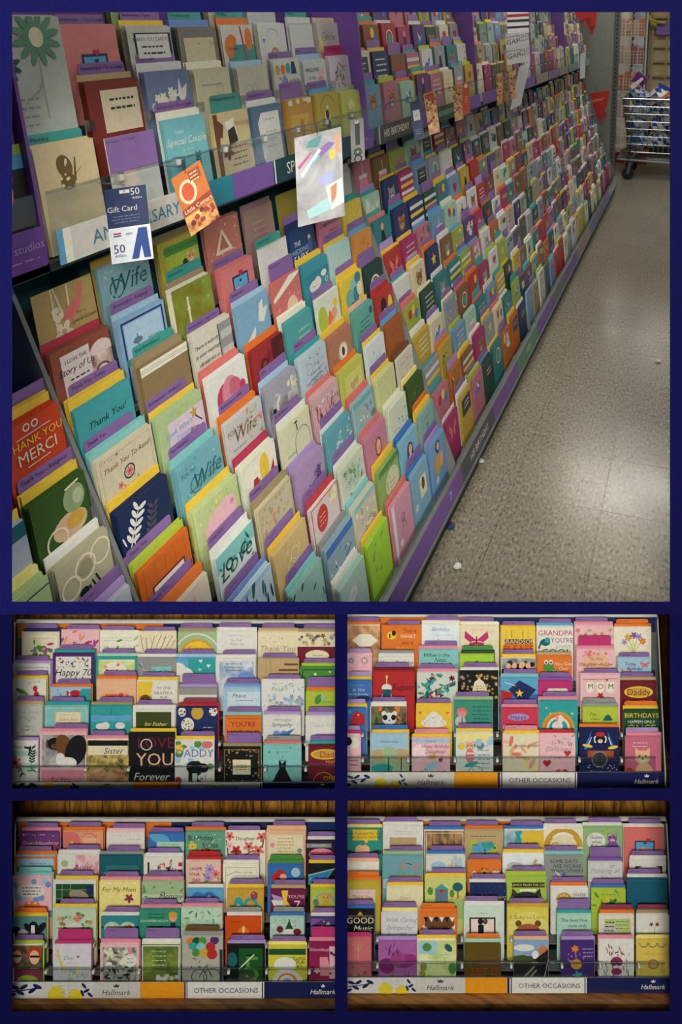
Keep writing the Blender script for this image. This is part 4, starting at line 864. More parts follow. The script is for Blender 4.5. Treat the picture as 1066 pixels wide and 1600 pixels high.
    for i in range(6):
        a, b = px(seg[i], sy0, ds - .001), px(seg[i + 1], sy0, ds - .001)
        wd = (b - a).length
        mb = MB(); mb.box(a, RT * wd, DN * hh, FW * .0009, cols[i])
        q = hh / wd
        arts = ['', '', '', '', '', '']
        arts[0] = ('C .02 %.3f .4 %.3f .012 na;' % (q * .6, q * .35) + ''.join('E %.2f %.3f .055 .022 na %.1f;' % (u, q * v, r) for u, v, r in ((.1, .3, .3), (.2, .28, -.5), (.16, .62, .5), (.3, .5, -.6), (.36, .25, .4), (.06, .8, -.4)))
                   + 'E .58 %.3f .1 .1 #d8c22c;E .8 %.3f .09 .08 #d8c22c;' % (q * .75, q * .85) + ''.join('E %.2f %.3f .04 .016 na %.1f;' % (u, q * v, r) for u, v, r in ((.9, .2, .9), (.93, .5, -.5), (.97, .75, .7), (.88, .65, 1.2))) + 'L .7 %.3f .2 3 lg .05' % (q * .2))
        arts[1] = 'I .5 %.3f %.3f dk Hallmark;P dk .44 %.3f .46 %.3f .49 %.3f .5 %.3f .52 %.3f .55 %.3f .54 %.3f .45 %.3f' % (q * .6, q * .3, q * .12, q * .2, q * .12, q * .05, q * .12, q * .12, q * .22, q * .22)
        arts[1] = 'I .5 %.3f %.3f dk Hallmark;P dk .43 %.3f .47 %.3f .5 %.3f .53 %.3f .57 %.3f .55 %.3f .45 %.3f' % (q * .62, q * .34, q * .1, q * .2, q * .06, q * .2, q * .1, q * .3, q * .3)
        arts[3] = 'R .0 0 .3 %.3f na;R .5 0 .75 %.3f wh' % (q, q)
        arts[4] = 'T .5 %.3f %.3f na OTHER_OCCASIONS;R .97 0 .985 %.3f na' % (q * .5, q * .3, q)
        arts[5] = 'I .8 %.3f %.3f wh Hallmark;P wh .77 %.3f .785 %.3f .8 %.3f .815 %.3f .83 %.3f .82 %.3f .78 %.3f' % (q * .58, q * .3, q * .14, q * .22, q * .08, q * .22, q * .14, q * .3, q * .3)
        pn = mb.build('sign_panel', st, bl_)
        if arts[i]:
            m2 = MB(); put_art(m2, arts[i], a, RT, DN, -FW, wd, hh, i, .0003)
            pa = m2.build('print_layer', st, bl_)
# shelf and ledges the racks stand on
for nm, x0, x1, ys, kind in (('shelf_1', -2, 529, 1236, 's'), ('shelf_2', 538, 1066, 1231, 's'), ('a', -2, 529, 1560, 'l'), ('b', 538, 1066, 1552.5, 'l')):
    a, b = px(x0, ys, 2.288), px(x1, ys, 2.288)
    dn = DN * (.004 if kind == 's' else .045)
    mb = MB()
    f0 = a - FW * (.02 if kind == 's' else .026); w_ = b - a
    if kind == 'l':
        prof = [Vector((0, 0)), Vector((-.003, .0)), Vector((-.012, .004)), Vector((-.016, .012)), Vector((-.014, .03)), Vector((-.006, .045)), Vector((.28, .045)), Vector((.28, 0))]
        mb.prism([a + FW * (p.x - .012) + DN * (p.y + .0006) for p in prof], w_, 'oak_ledge')
        tag(mb.build('wooden_ledge', None, (a + b) / 2), {'a': 'brown oak ledge under the rack of children\'s birthday cards', 'b': 'brown oak ledge under the rack of congratulations cards'}[nm], 'ledge', 'oak ledges under the lower racks')
    else:
        mb.prism([a - FW * .02 + DN * .0006, a + FW * .26 + DN * .0006, a + FW * .26 + DN * .005, a - FW * .02 + DN * .005], w_, 'oak_ledge')
        tag(mb.build('trim_' + nm[-1], None, (a + b) / 2), kind='structure')

# ------------------------------------------------------------------ the long card aisle
S0, BAYW, CW = .868, 1.22, .1525
TOP0, TSTEP = .265, .0935
LEAN = math.radians(6)
AU = Vector((0, 1, 0)); AD = Vector((math.sin(LEAN), 0, -math.cos(LEAN))); AN = Vector((math.cos(LEAN), 0, math.sin(LEAN)))
def A(s, l, h):
    return Vector((-l, s, h))
def tier_l(h):
    return .66 + .363 * (h - .125)
UPL = [(.975, 1.355), (1.01, 1.45), (1.045, 1.543), (1.08, 1.636)]     # upper section: distance and card-top height of its tiers
CH = .172

BAY0 = '''
0 9 #b39a62 - n|C .3 0 .3 .6 .025 cr;C .34 0 .5 .7 .025 cr;C .56 0 .54 .5 .03 cr;E .56 .4 .17 .09 co -.7;P co .62 .34 .76 .06 .84 .06 .72 .4;P co .42 .5 .36 .56 .46 .46;F .4 .62 .16 5 cr tn;F .3 .78 .12 5 cr tn;X .18 .3 .4 .45 5 .04 cr e;I .72 .44 .05 br For_a;I .76 .54 .05 br Special_Couple|tan card with a red bird and white blossom stems
0 8 #8c4a38 #b03048 n|R .14 .1 .62 1.2 #d8ccc8;E .82 .32 .22 .2 #dcc8c0;R .62 .3 1 1.2 ~rose;O .8 .6 .16 .03 br;O .8 .6 .09 .03 br;T .38 .2 .05 bk I_LOVE_THE;I .38 .32 .09 bk Story_of_Us;L .38 .46 .36 6 bk .08|russet card reading I love the Story of Us beside a rose
0 7 #3f9aa0 yl p:Thank_You_-_Funny|I .52 .3 .1 bk Thank_You!|plain teal card with small black Thank You
0 6 #c8c0a4 lt p:Thank_You|B kr .05 .006;X .05 .06 .95 .1 16 .008 co,br e;I .5 .2 .07 br Thank_You_To_Read;O .5 .4 .1 .02 dk;F .5 .4 .07 6 co rd;F .32 .5 .05 5 co br;X .34 .5 .68 .7 16 .02 dk,gn,co l;F .72 .66 .05 5 co rd;X .3 .6 .7 .85 10 .02 gn,kr e|beige card with a folk flower and dotted border
0 5 #16284e yl n|W .12 .62 .55 wh .5;W .5 .7 .45 #4a4c58 .3;X .05 .5 .3 .8 6 .05 wh v|navy card with white fern fronds
0 4 #c8641e lm p:Thank_You|R .0 .6 1 .72 dr;C .1 .05 .1 .6 .02 #b85a18;C .3 .05 .3 .6 .02 #b85a18;C .5 .05 .5 .6 .02 #b85a18;C .7 .05 .7 .6 .02 #b85a18;C .9 .05 .9 .6 .02 #b85a18;R .2 .34 .86 .66 dr;R .23 .37 .83 .63 iv;I .53 .5 .14 bk Thank_You;X 0 .74 1 1 12 .05 pk,lm,wh f|orange striped card with a white Thank You label
0 3 #cfc6b4 or p:Thank_You|T .45 .2 .1 co I'M_ONE;T .5 .36 .1 dr GRATEFUL|grey white card lettered I'm one grateful in red
1 9 #7fa4ac go n|O .3 .36 .14 .02 dt;I .55 .3 .26 dt Wife;X .05 .05 .95 .9 20 .03 lb,lt l|grey blue card with a curly Wife script
1 8 #86acd0 lb p:Anniversary_-_Religious|B nv .05 .03;R .1 .1 .9 .62 #a9c8e0;E .34 .4 .1 .05 sl;C .34 .3 .34 .5 .02 sl;I .7 .46 .08 dk Happy;R .05 .62 .95 .72 tl;T .5 .85 .05 bk Anniversary|light blue card with a navy rope border
1 7 #8a7452 kr t:Our_Anniversary|R 0 0 1 .14 iv;C 0 .06 1 .06 .008 gy;C 0 .09 1 .09 .008 gy|brown kraft card with a cream lined top
1 6 #a9bd8c yl p:Anniversary_-_Husband|R .2 .16 1 1.2 #cfc0cc;X 0 .02 1 .14 20 .02 sg,lm e;T .42 .32 .08 pb Look_Who's;T .5 .44 .08 pb Turning;S .76 .24 .1 go;C .78 .3 .92 .44 .02 bk;P bl .66 .44 .84 .48 .8 .7 .6 .66;P co .7 .44 .78 .46 .7 .7 .62 .68|green card with a gold star wand Look Who's Turning
1 5 #6fa6b2 lt p:For_Husband|T .22 .16 .06 dt FOR_MY;O .34 .4 .13 .015 dt;I .62 .36 .24 dt Wife;X 0 0 1 .7 22 .02 lb,tl e|teal card with looping For My Wife script
1 4 #b9c78c yl p:Anniversary_-_Your_Pet|X 0 .0 1 1 40 .02 lm,ly,sg e;E .5 .44 .36 .24 lp;E .7 .36 .2 .2 lp;L .5 .5 .5 2 co .1;F .26 .56 .06 5 pk co;F .8 .3 .06 5 pk co;T .46 .1 .06 dk x|speckled green card with a pink cloud
1 3 #cfd8d0 wh p:From_Both|R 0 .02 1 .3 lt;I .5 .34 .3 dt Love;O .3 .3 .1 .04 dg;O .7 .3 .1 .04 dg;X .05 .1 .95 .55 12 .05 dg,dt,tl l|white card with ornate dark teal letters
1 2 #b4ccd8 pb p|R 0 0 1 .08 lb;X .1 .2 .95 .8 16 .1 nv,bl,dt v;E .12 .3 .1 .1 dt;E .12 .3 .06 .06 lb|pale blue paisley card in a big blue envelope
2 9 #b3a840 kr n|R .14 .1 1 .9 lm;R .14 .1 1 .26 gn;T .55 .18 .07 dg IS_THE_GUEST_HAPPY?;K .78 .42 .1 op cr r;L .4 .5 .3 3 dg .1;E .6 .5 .07 .1 dk|yellow green card with a cartoon dog
2 8 ~streak kr t:Anniversary|C .34 .2 .34 1 .05 cr;C .3 .4 .38 .4 .03 cr|card of golden and green painted grass streaks
2 7 #cfcabc - p:Anniversary_-_Your_Own|R .66 .06 1 .9 gy;R .64 .05 .66 .9 dk;R .7 .2 1 .34 lg;R .7 .5 1 .64 lg;E .3 .74 .2 .14 sg;I .32 .24 .07 dk There_is_nobody;I .34 .38 .07 dk in_your_marriage;I .34 .54 .06 dk the_way_you_do|white verse card with a grey photograph side
2 6 #d8dad4 co p:Anniversary|E .36 .46 .2 .24 #b83c58 .3;E .52 .42 .22 .26 #d08090;E .66 .44 .16 .22 #c06078 -.4;E .44 .62 .3 .14 #d898a4;E .84 .46 .08 .1 #b83c58|white card with a big pink peony
2 5 #bdbcb8 or p:Anniversary_-_Wife|T .24 .2 .08 br FOR_MY;I .5 .3 .22 br Wife;X .55 .1 1 .6 20 .05 kr,lg,co,sg l|silver grey card with brown Wife script and leaves
2 4 #d5d8c4 #b02c50 p:Anniversary|E .3 .26 .28 .2 iv;E .75 .2 .3 .22 iv;E .62 .3 .14 .24 yl;P rd .2 .7 .28 .36 .4 .36 .46 .7;P gn .34 .8 .42 .4 .54 .62 .5 .9;P rd .66 .66 .9 .3 .9 .6 .74 .84;P yl .54 .3 .64 .26 .6 .6|white card with red and yellow tulips in magenta envelopes
2 3 #c0b898 kr p:Wedding|X .08 .08 .92 .6 44 .04 kr,tn,lg,pe f;B tn .03 .015|beige card covered in fine cream flowers
2 2 #c8ae76 yl p|O .56 .36 .13 .012 iv;O .44 .5 .13 .012 iv;O .56 .62 .12 .012 iv;X .3 .1 .8 .7 8 .04 tn,cr v|golden tan card with a swirling ivory outline
2 1 #8eb8b0 lt p|X 0 .1 1 .8 18 .06 mt,tl,dg l|sea green leafy card
3 9 #c07a68 - n|X 0 0 1 .8 30 .02 co,lp e;P cr .46 .16 .2 .6 .72 .6;P #b86a5c .46 .26 .32 .54 .6 .54|coral card with a white triangle outline
3 8 #d07878 - p:Anniversary|R .3 .22 .8 .8 nv;R .34 .26 .76 .8 sk;E .46 .56 .12 .12 op;E .64 .58 .11 .11 op;E .42 .52 .02 .02 bk;E .5 .52 .02 .02 bk;H .58 .2 .07 rd;H .54 .34 .04 nv|pink card with two orange bears in a blue frame
3 7 #7aa4c0 lb p:Anniversary|P wh .62 .44 .7 .14 .82 .08 .8 .26 .96 .24 .78 .5;P wh .2 .7 .5 .5 .5 .6 .3 .86 .14 .84;I .66 .74 .12 sl Anniversary|blue card with two white doves
3 6 #962a2e or n|O .34 .36 .12 .04 #4c1418;E .34 .36 .05 .05 br;R .62 0 1 .9 #4c1418;X .5 0 1 .5 6 .08 dr l|dark red card with a brown flower eye
3 5 #9c9caa lb p:Sister|R 0 .36 1 1 ~grey;X .1 .3 .9 .7 10 .08 lg,wh l;X .66 .08 .96 .36 14 .06 iv,sg,cr f;R .12 .44 .2 .8 bk|lavender grey photo card with white hydrangeas
3 4 #cfcfae wh p:Bridal_Shower|O .66 .5 .26 .012 dk 180 360;C .4 .5 .4 .9 .012 dk;C .92 .5 .92 .9 .012 dk;R .5 .12 .53 .24 dk;E .5 .08 .06 .02 dk|cream card with a thin black arch
3 3 #a88cb4 la p:Wedding|X .4 .3 .95 .6 10 .05 dp,nv l;W .7 .6 .3 dp .3|lilac card with dark sprigs
3 2 #d2c6c2 #b83c44 p|E .36 .36 .2 .25 #b83a3c;L .36 .3 .26 3 pe .08;X .6 .1 1 .4 6 .09 yl,ly,iv l;B #b83c44 .0 .02|white card with a round red seal
3 1 #8aa4b0 gy p|R 0 .0 1 .16 bl;X .1 .1 .9 .7 16 .05 nv,bl,wh l|grey card with navy and blue leaves
3 0 #a8c4b8 wh p|E .4 .4 .2 .14 wh;X .1 .1 .9 .6 12 .05 lt,mt,sg l|pale sea green card with white petals
4 9 #a08078 mv n|L .5 .3 .5 4 #b89890 .12|large plain mauve card
4 8 wh - t:Happy_Events|R 0 0 1 .02 lg|blank white card behind a turquoise divider
4 7 #c66c68 - P:Anniversary|P iv 0 .3 .62 0 1 0 .98 .05 0 .38;E .62 .62 .2 .2 #e0c0a8;X .1 .3 .95 .9 16 .025 iv,pe v|coral card with a pale moon and leaves
4 6 #4c9c9c iv p|L .6 .3 .5 4 mt .14|teal card with pale embossed lines
4 5 #b2c2cc tl p:Wedding|O .3 .3 .12 .01 sl;O .6 .2 .1 .01 sl;O .75 .5 .12 .01 sl;O .34 .62 .12 .01 sl;L .52 .42 .5 3 sl .1;X .1 .08 .95 .75 12 .03 sl l|pale blue card with grey scrolls
4 4 #c8a4a8 co p:For_Anniversary|X .04 .3 .96 .8 40 .05 #8c1c34,#a83048,#6c1428 v;X .1 .06 .9 .3 14 .03 lp,wh e|rosy card with a thicket of crimson berries
4 3 #5f9eac wh p|X .35 .14 .95 .6 22 .05 wh,iv,lt l;L .4 .66 .4 3 nv .08|blue card with white hanging blossoms
4 2 #c9cdba wh p|X .15 .12 .85 .7 34 .05 sg,lt,gn,mt f|white card with a green hydrangea
4 1 #c4c0ac lt p|R 0 0 1 .1 lt;X .05 .14 .95 .8 26 .06 cr,iv,la,kr f|teal edged card with cream flowers and lilac ribbon
4 0 lime yl n|X 0 .1 1 .9 10 .06 gn,lm l|bright lime card stack with yellow envelopes
5 9 #8c7c2c - n|R 0 0 1 .02 #7a6c24|plain dark mustard card
5 8 #1c3c6c nv p|T .26 .3 .1 wh THE;T .34 .46 .12 lb WEDDING;T .36 .62 .16 wh FAIRY;E .76 .3 .06 .08 pe;R .72 .36 .82 .6 br;E .76 .44 .1 .14 #3a5c8c|midnight blue card reading Fairy with a small figure
5 7 #3a8c9c yl p:Wedding|R 0 .2 1 .42 #2f7c90;E .36 .5 .22 .12 wh;E .5 .46 .14 .12 wh;E .78 .34 .12 .07 wh;O .86 .5 .06 .02 cr;L .36 .5 .22 1 tl .05;E .8 .8 .2 .1 wh|teal striped card with white clouds
5 6 #cfd4c4 - p|E .2 .5 .2 .3 lm;E .6 .56 .26 .14 op -.4;P or .4 .7 .5 .36 .64 .6;E .8 .3 .1 .1 yl|white card with lime and orange fruit
5 5 #a8745c yl p|O .56 .46 .2 .03 cr;E .56 .46 .16 .16 iv;E .56 .46 .07 .1 dk|brown card with a cream medallion
5 4 #b9bc58 or p:Baby|R .14 .16 .9 .8 #c8cc70;H .46 .44 .12 tn;H .64 .4 .1 tn|olive yellow card with two tan hearts
5 3 #8fb4b8 co n|R 0 .0 1 .12 #6ca4b0;X .1 .2 .9 .7 14 .06 iv,tn,op,sl l;R .8 .5 1 .64 sl|teal photo card with a cream picture in salmon envelopes
5 2 #c07c94 co p|E .56 .44 .16 .22 br;E .56 .44 .12 .17 op;E .58 .36 .07 .08 pe;X .3 .7 .8 .9 6 .05 wh f|pink card with an oval picture of a baby girl
5 1 #8ea860 yl p|R 0 0 1 .14 gn;E .6 .5 .34 .3 #c8cfa4;L .6 .5 .3 2 kr .1;X .2 .2 .5 .9 8 .06 sg l|moss green card with a pale leafy oval
5 0 #c890a4 co n|R .0 0 .12 1.3 wh;O .5 .5 .1 .03 #8c5068;C .5 .5 .36 .8 .02 #8c5068;C .5 .5 .66 .8 .02 #8c5068;F .3 .95 .09 6 wh cr|pink front rail card with a ribbon bow in salmon envelopes
6 9 #a07ab0 la n|L .5 .3 .5 2 wh .1|plain violet card behind a hanging sheet
6 8 #c47c94 ma p|I .5 .2 .14 bk Congratulations;E .3 .6 .14 .16 cr;E .7 .62 .16 .14 wh;L .65 .4 .4 2 dr .08|pink Congratulations card with two white chicks
6 7 #a6c6c0 yl p|L .5 .5 .5 1 sl .06|plain pale aqua card with one line of text
6 6 #d4bc3c yl p|E .75 .14 .16 .14 #3a7c94;E .5 .3 .16 .2 lt;E .3 .5 .2 .22 #6ca4a0;E .6 .5 .14 .2 #3a7c94;E .8 .4 .14 .16 cr;E .4 .8 .16 .2 #2f6c88;C .5 .3 .5 .9 .01 dk|yellow card crowded with teal balloons
6 5 #5fa094 pe n|L .5 .3 .6 5 dt .1;R .76 .1 .9 .26 dt|sea green card with lines of dark text in peach envelopes
6 4 #cdd4d4 yl p|X .2 .3 .8 .8 16 .05 lt,lb,mt l|white card with pale aqua flowers
6 3 #c4c890 yl p|X .1 .1 .9 .7 20 .03 sg,cr,ol l|pale olive card with a cream leaf pattern
6 2 #ccd0bc iv n|X .4 .2 .95 .8 18 .03 lt,sg,bl e;E .8 .85 .12 .1 bl|cream card with a speckled blue corner
6 1 #7fb0c8 bl p|E .5 .44 .18 .24 nv;E .52 .38 .1 .12 pe;E .48 .58 .12 .1 wh;F .3 .7 .1 6 wh lb|light blue card with an oval picture of a baby boy
6 0 #7ba6bc bl p|R .4 .3 .8 .8 cr;E .6 .5 .1 .14 br;E .6 .4 .06 .06 dk;F .12 .85 .1 6 wh lb|sky blue front rail card with a framed sepia portrait
7 9 #b8b8b0 wh n|R 0 0 1 .02 lg|blank grey white card at the end of the bay
7 8 #d4bc4c tl n|C .05 .9 .7 .3 .02 #a88c28;C .7 .3 .98 .06 .02 #a88c28|plain yellow envelope card with a folded flap line
7 7 #c88c44 sk p|O .5 .36 .2 .02 or;X .2 .16 .8 .6 14 .04 or,go,br l|orange tan card with a leaf ring in blue envelopes
7 6 #1c3c3c - P|O .5 .56 .3 .05 cr;T .5 .4 .1 cr BEST;T .5 .56 .16 lt DAD;T .5 .74 .1 cr EVER|dark green card with a round Best Dad badge
7 5 #a8342c rd p|E .4 .34 .16 .18 bk;E .44 .6 .18 .16 cr;E .78 .5 .14 .3 yl;E .4 .8 .2 .1 rd|bright red card with a black and cream shape
7 4 #9c5428 sk p|X .2 .1 .9 .7 14 .03 #b86c34,dr l|rust brown card in sky blue envelopes
7 3 #c6c2b0 br n|X .15 .12 .9 .8 30 .03 co,#a84c44,kr,lp f|cream card with fine red flowers
7 2 #33501c ly n|X .1 .1 .9 .7 12 .05 gn,bk l|dark forest green card in pale yellow envelopes
7 1 #7fa8a4 yl o|H .5 .4 .08 sl;L .5 .2 .5 1 dt .06;X .2 .3 .8 .8 8 .05 lt,sl h|blue green card with faint hearts in yellow envelopes
7 0 #6f98c0 la p|E .5 .2 .14 .16 nv;E .52 .2 .08 .1 pe;E .4 .6 .2 .24 go;E .66 .6 .12 .2 op;F .3 .95 .1 6 wh lb|blue front rail card with a golden angel
-1 7 #c23c14 yl p|O .4 .1 .06 .02 wh;O .54 .1 .06 .02 wh;C .2 .22 .8 .2 .012 wh;T .5 .32 .13 yl THANK_YOU;T .5 .52 .17 cr MERCI;C .3 .68 .7 .66 .012 wh|orange red card lettered Thank You Merci
-1 6 #2f5018 yl p:Thank_You_-_Religious|E .6 .66 .32 .2 #c8a888;E .74 .3 .2 .22 #8a9c70;O .34 .76 .2 .03 cr;E .7 .62 .16 .12 go;C .6 .1 .86 .06 .03 cr;E .8 .3 .1 .12 #a8b490|green photo card with a glass jug of lemonade
-1 5 #a8a488 wh p|O .5 .3 .2 .03 cr;O .8 .24 .2 .03 cr;O .2 .44 .18 .03 cr;E .5 .3 .13 .13 #8c886c;E .4 .64 .09 .07 bk;C .5 .6 .54 .74 .03 bk;C .56 .56 .62 .72 .03 bk;C .64 .52 .7 .68 .03 bk;E .16 .8 .08 .06 bk|honeycomb grey card with black bees
-2 6 #a9b4c0 yl n|R 0 0 1 .2 dt;O .3 .1 .1 .03 lt;O .6 .1 .1 .03 lt;I .6 .4 .1 nv you|pale card with a teal scalloped band
-2 5 #a4bc80 ly n|C .0 .12 1 .12 .02 dk;T .6 .34 .1 dk DAY!|light green card ending in DAY!
-1 4 #b8bcc4 la p|X .1 .2 .9 .6 10 .06 lg,la l|pale lavender grey card at the corner of the bay
'''.replace(';T .46 .1 .06 dk x', '')
UPPER0 = '''
0 0 #cdbc94 - t:Wedding|E .44 .3 .12 .16 #6a5424 -.4;E .46 .5 .12 .12 #6a5424 .4;P #6a5424 .56 .5 .62 .2 .64 .2 .6 .52;X .36 .2 .5 .56 8 .02 cr e;C .58 .44 .72 .34 .008 br|cream card with a brown butterfly
1 0 wh - n|R 0 -.01 1 .52 purple_tab;T .3 .06 .045 bk Anniversary_-_To_a_Couple;T .5 1.0 .03 gy reorder|purple and white divider card left empty
2 0 #6fb2ba iv p:Anniversary_-_To_a_Couple|T .34 .2 .05 wh FOR_A;I .5 .34 .13 wh Special_Couple;L .5 .5 .3 2 mt .08;W .7 .9 .3 dt;W .3 .9 .24 dt|turquoise card with white Special Couple script
3 0 #c3b486 - T:Wedding_Anniversary|R 0 0 .12 1.4 #6c3420;P #5c3a20 .12 .1 .26 .2 .2 .4 .12 .4;P wh .3 .16 .56 .1 .62 .4 .4 .46;P #2c2418 .36 .3 .56 .24 .62 .5 .36 .56;F .3 .66 .14 5 #6c2418 br;I .76 .2 .14 kr Wedding;L .62 .6 .5 4 br .1|cream card with a couple in silhouette
4 0 #54708c wh p:Husband_Birthday|P wh .22 .12 .9 .12 .9 1.1 .22 1.1 .16 .3;P sl .1 .1 .3 .1 .16 .3;L .56 .26 .4 1 gy .06;L .56 .5 .4 3 lg .14;X .1 1 .4 1.3 8 .06 sl,lb l|slate blue card with a white curled panel
5 0 #b98c3c - P:For_Mom|X 0 .0 1 .06 10 .06 wh,cr e;R .1 .3 .8 1.2 #c8a050;E .5 .6 .1 .2 #a87424|amber card with a scalloped white top
6 0 #b3a044 sk p:Thank_You|R 0 .7 1 1.3 #5c8030;E .45 .52 .12 .18 iv;E .45 .44 .08 .1 dk;E .45 .64 .1 .12 nv;O .5 .4 .36 .01 dk 200 340;H .46 .28 .06 wh|mustard card with a penguin on a green hill
7 0 #b9ba5c sg n|E .5 .3 .16 .12 #d0d088;L .5 .54 .5 2 ol .1;X .2 .2 .9 1.1 14 .03 ol,or,go e|tall yellow green card with tiny creatures
0 1 #b4bab0 - n|F .62 .24 .34 12 #5c8c6c kr;E .62 .24 .1 .12 cr;F .14 .56 .2 10 #24443c cr;C .6 .4 .6 1.2 .01 kr;C .5 .9 .62 .7 .01 kr;C .3 1.0 .6 .8 .008 kr;L .3 .95 .4 4 gy .1;I .2 .2 .1 kr of_You|tall grey white card with a large green daisy
1 1 #74281c tn p:Anniversary_-_To_a_Couple|R .24 .12 .95 .7 #cfc0a4;L .6 .26 .5 2 dk .12;E .3 .9 .1 .1 cr|dark red card with a cream paper label
2 1 #6b7c9c wh p:Anniversary|X .1 .3 .6 1 50 .07 iv,wh,cr f;X .4 .6 .95 1 24 .07 iv,wh,cr f;P wh .66 .36 .72 .1 .76 .28 .9 .2 .84 .4 .74 .5|blue grey card with white blossom and a dove
3 1 #ccc6a4 iv t:First_Anniversary|L .5 .26 .7 1 gy .06;E .46 .62 .06 .14 na .3;E .62 .6 .06 .16 na -.3;O .66 .36 .1 .01 gy|cream card with two navy leaves
4 1 #c3bfa8 lb T:Wedding|O .3 .4 .1 .01 gy;O .5 .4 .1 .01 gy;L .5 .44 .6 1 gy .1|ivory card with a thin looping line
5 1 #d0cfc4 - p:Baby_Boy|E .14 .2 .08 .1 go;E .34 .2 .08 .1 or;E .54 .18 .09 .1 tl;P nv .68 .06 .8 .06 .86 .3 .64 .3;E .36 .5 .12 .18 pb;T .74 .44 .08 dk A_NEW;T .74 .56 .08 dk BABY;X .1 .3 .95 .9 10 .04 go,gn,or,sl e|white card with rows of baby things
6 1 #c9ccc8 lb p:Baby|T .36 .2 .08 dk WELCOME;T .34 .36 .08 dk to_the;T .36 .54 .12 dk baby;E .76 .34 .13 .13 lp;R .74 .4 .78 .7 br;E .7 .42 .1 .08 pk|white announcement card with a pink tree
7 1 #d4c8d0 mg m|X .2 .16 .85 .85 30 .035 ma,go,dk,gn,pu f;I .5 .3 .1 gy you|white card with scattered wild flowers in magenta envelopes
1 2 #d07c78 - p:Anniversary_-_To_a_Couple|R .28 .4 .76 1.0 nv;R .32 .44 .72 1.0 sk;E .44 .78 .1 .12 op;E .6 .8 .1 .12 op;E .42 .74 .02 .03 bk;E .5 .74 .02 .03 bk;H .56 .38 .06 rd;H .54 .5 .04 nv|pink card with two bears hugging under a red heart
2 2 #bebcae yl p:Anniversary_-_Funny|R .14 .1 .98 .8 bk;R .18 .12 .92 .5 wh;T .55 .2 .06 dk MARRY_YOU_CARE_FOR;L .55 .32 .6 2 dk .1|cream card with a black framed speech panel
3 2 #75746a pb t:First_Anniversary|R .12 .16 .9 .9 #c8bc98;X .5 .2 .9 .3 6 .03 kr l|grey card with a tan inner panel
4 2 #cdc8bc or t:Wedding|E .3 .3 .14 .14 or;E .2 .4 .14 .2 or;E .84 .26 .12 .22 or;C .6 .02 .7 .7 .04 rd|ivory card with orange poppies
5 2 #d2d2cc - n|O .5 .34 .26 .02 lb 200 340;O .52 .62 .16 .03 go 180 360;O .52 .62 .11 .03 pe 180 360;H .16 .32 .05 pb|white card with a small gold rainbow
6 2 #cfd0cc wh t:Wedding|R 0 0 1 .02 lg|blank white card stack behind a green divider
7 2 #cdc4bc cr n|I .5 .3 .2 gy Grow;O .4 .26 .1 .01 gy;E .12 .5 .08 .2 ly|pinkish white card with grey Grow script
2 3 #8a9c6c - n|E .4 1.2 .3 .2 dk;R 0 1.26 1 1.4 cr|sage green card in the highest row
4 3 #c0b49c - p|R 0 1.2 1 1.4 pe|sand coloured card in the highest row
5 3 #b4bcb8 - n|R 0 1.2 1 1.4 lb|misty grey card in the highest row
'''
MATN = dict(purple_tab='purple_tab')
TABA = dict(p=('purple_tab', .02), P=('purple_tab', .045), t=('#3f9c94', .02), T=('#3f8c84', .04), m=('mg', .018), o=('or', .018))

def mixhex(k):
    return k

def rack_card(label, s, l, h, w, hh, base, env, art, group, nsp, nenv, rise, clip=CLIPS):
    return make_card(label, A(s, l, h), AU, AD, AN, w, hh, base, env, art, group, nsp, nenv, rise, clip, .0031)

BAYNAME = ['bay under the ANNIVERSARY sign', 'bay under the HIS BIRTHDAY sign']
def side_profile(mb, s, t, key, l_off=0.0):
    """sloping end panel of the lower section"""
    pts = [A(s, .652 + l_off, .07), A(s, .652 + l_off, .14), A(s, 1.035 + l_off, 1.19), A(s, 1.2, 1.19), A(s, 1.2, .07)]
    mb.prism(pts, AU * t, key)

BL = ['grey card bay under the ANNIVERSARY and SPECIAL signs', 'grey card bay under the HIS BIRTHDAY sign', 'grey card bay past the HIS BIRTHDAY bay',
      'grey card bay carrying the gift card tags', 'last grey card bay beside the pillar', 'partly empty bay under a purple studios sign']
bays = []
def spx(x, l=.938, h=1.2):
    """position along the aisle of what is seen at column x on the line l, h"""
    lo, hi = .4, 8.5
    for _ in range(50):
        m = (lo + hi) / 2
        v = A(m, l, h) - CAM
        if PPX + FOC * v.dot(RT) / v.dot(FW) < x: lo = m
        else: hi = m
    return lo

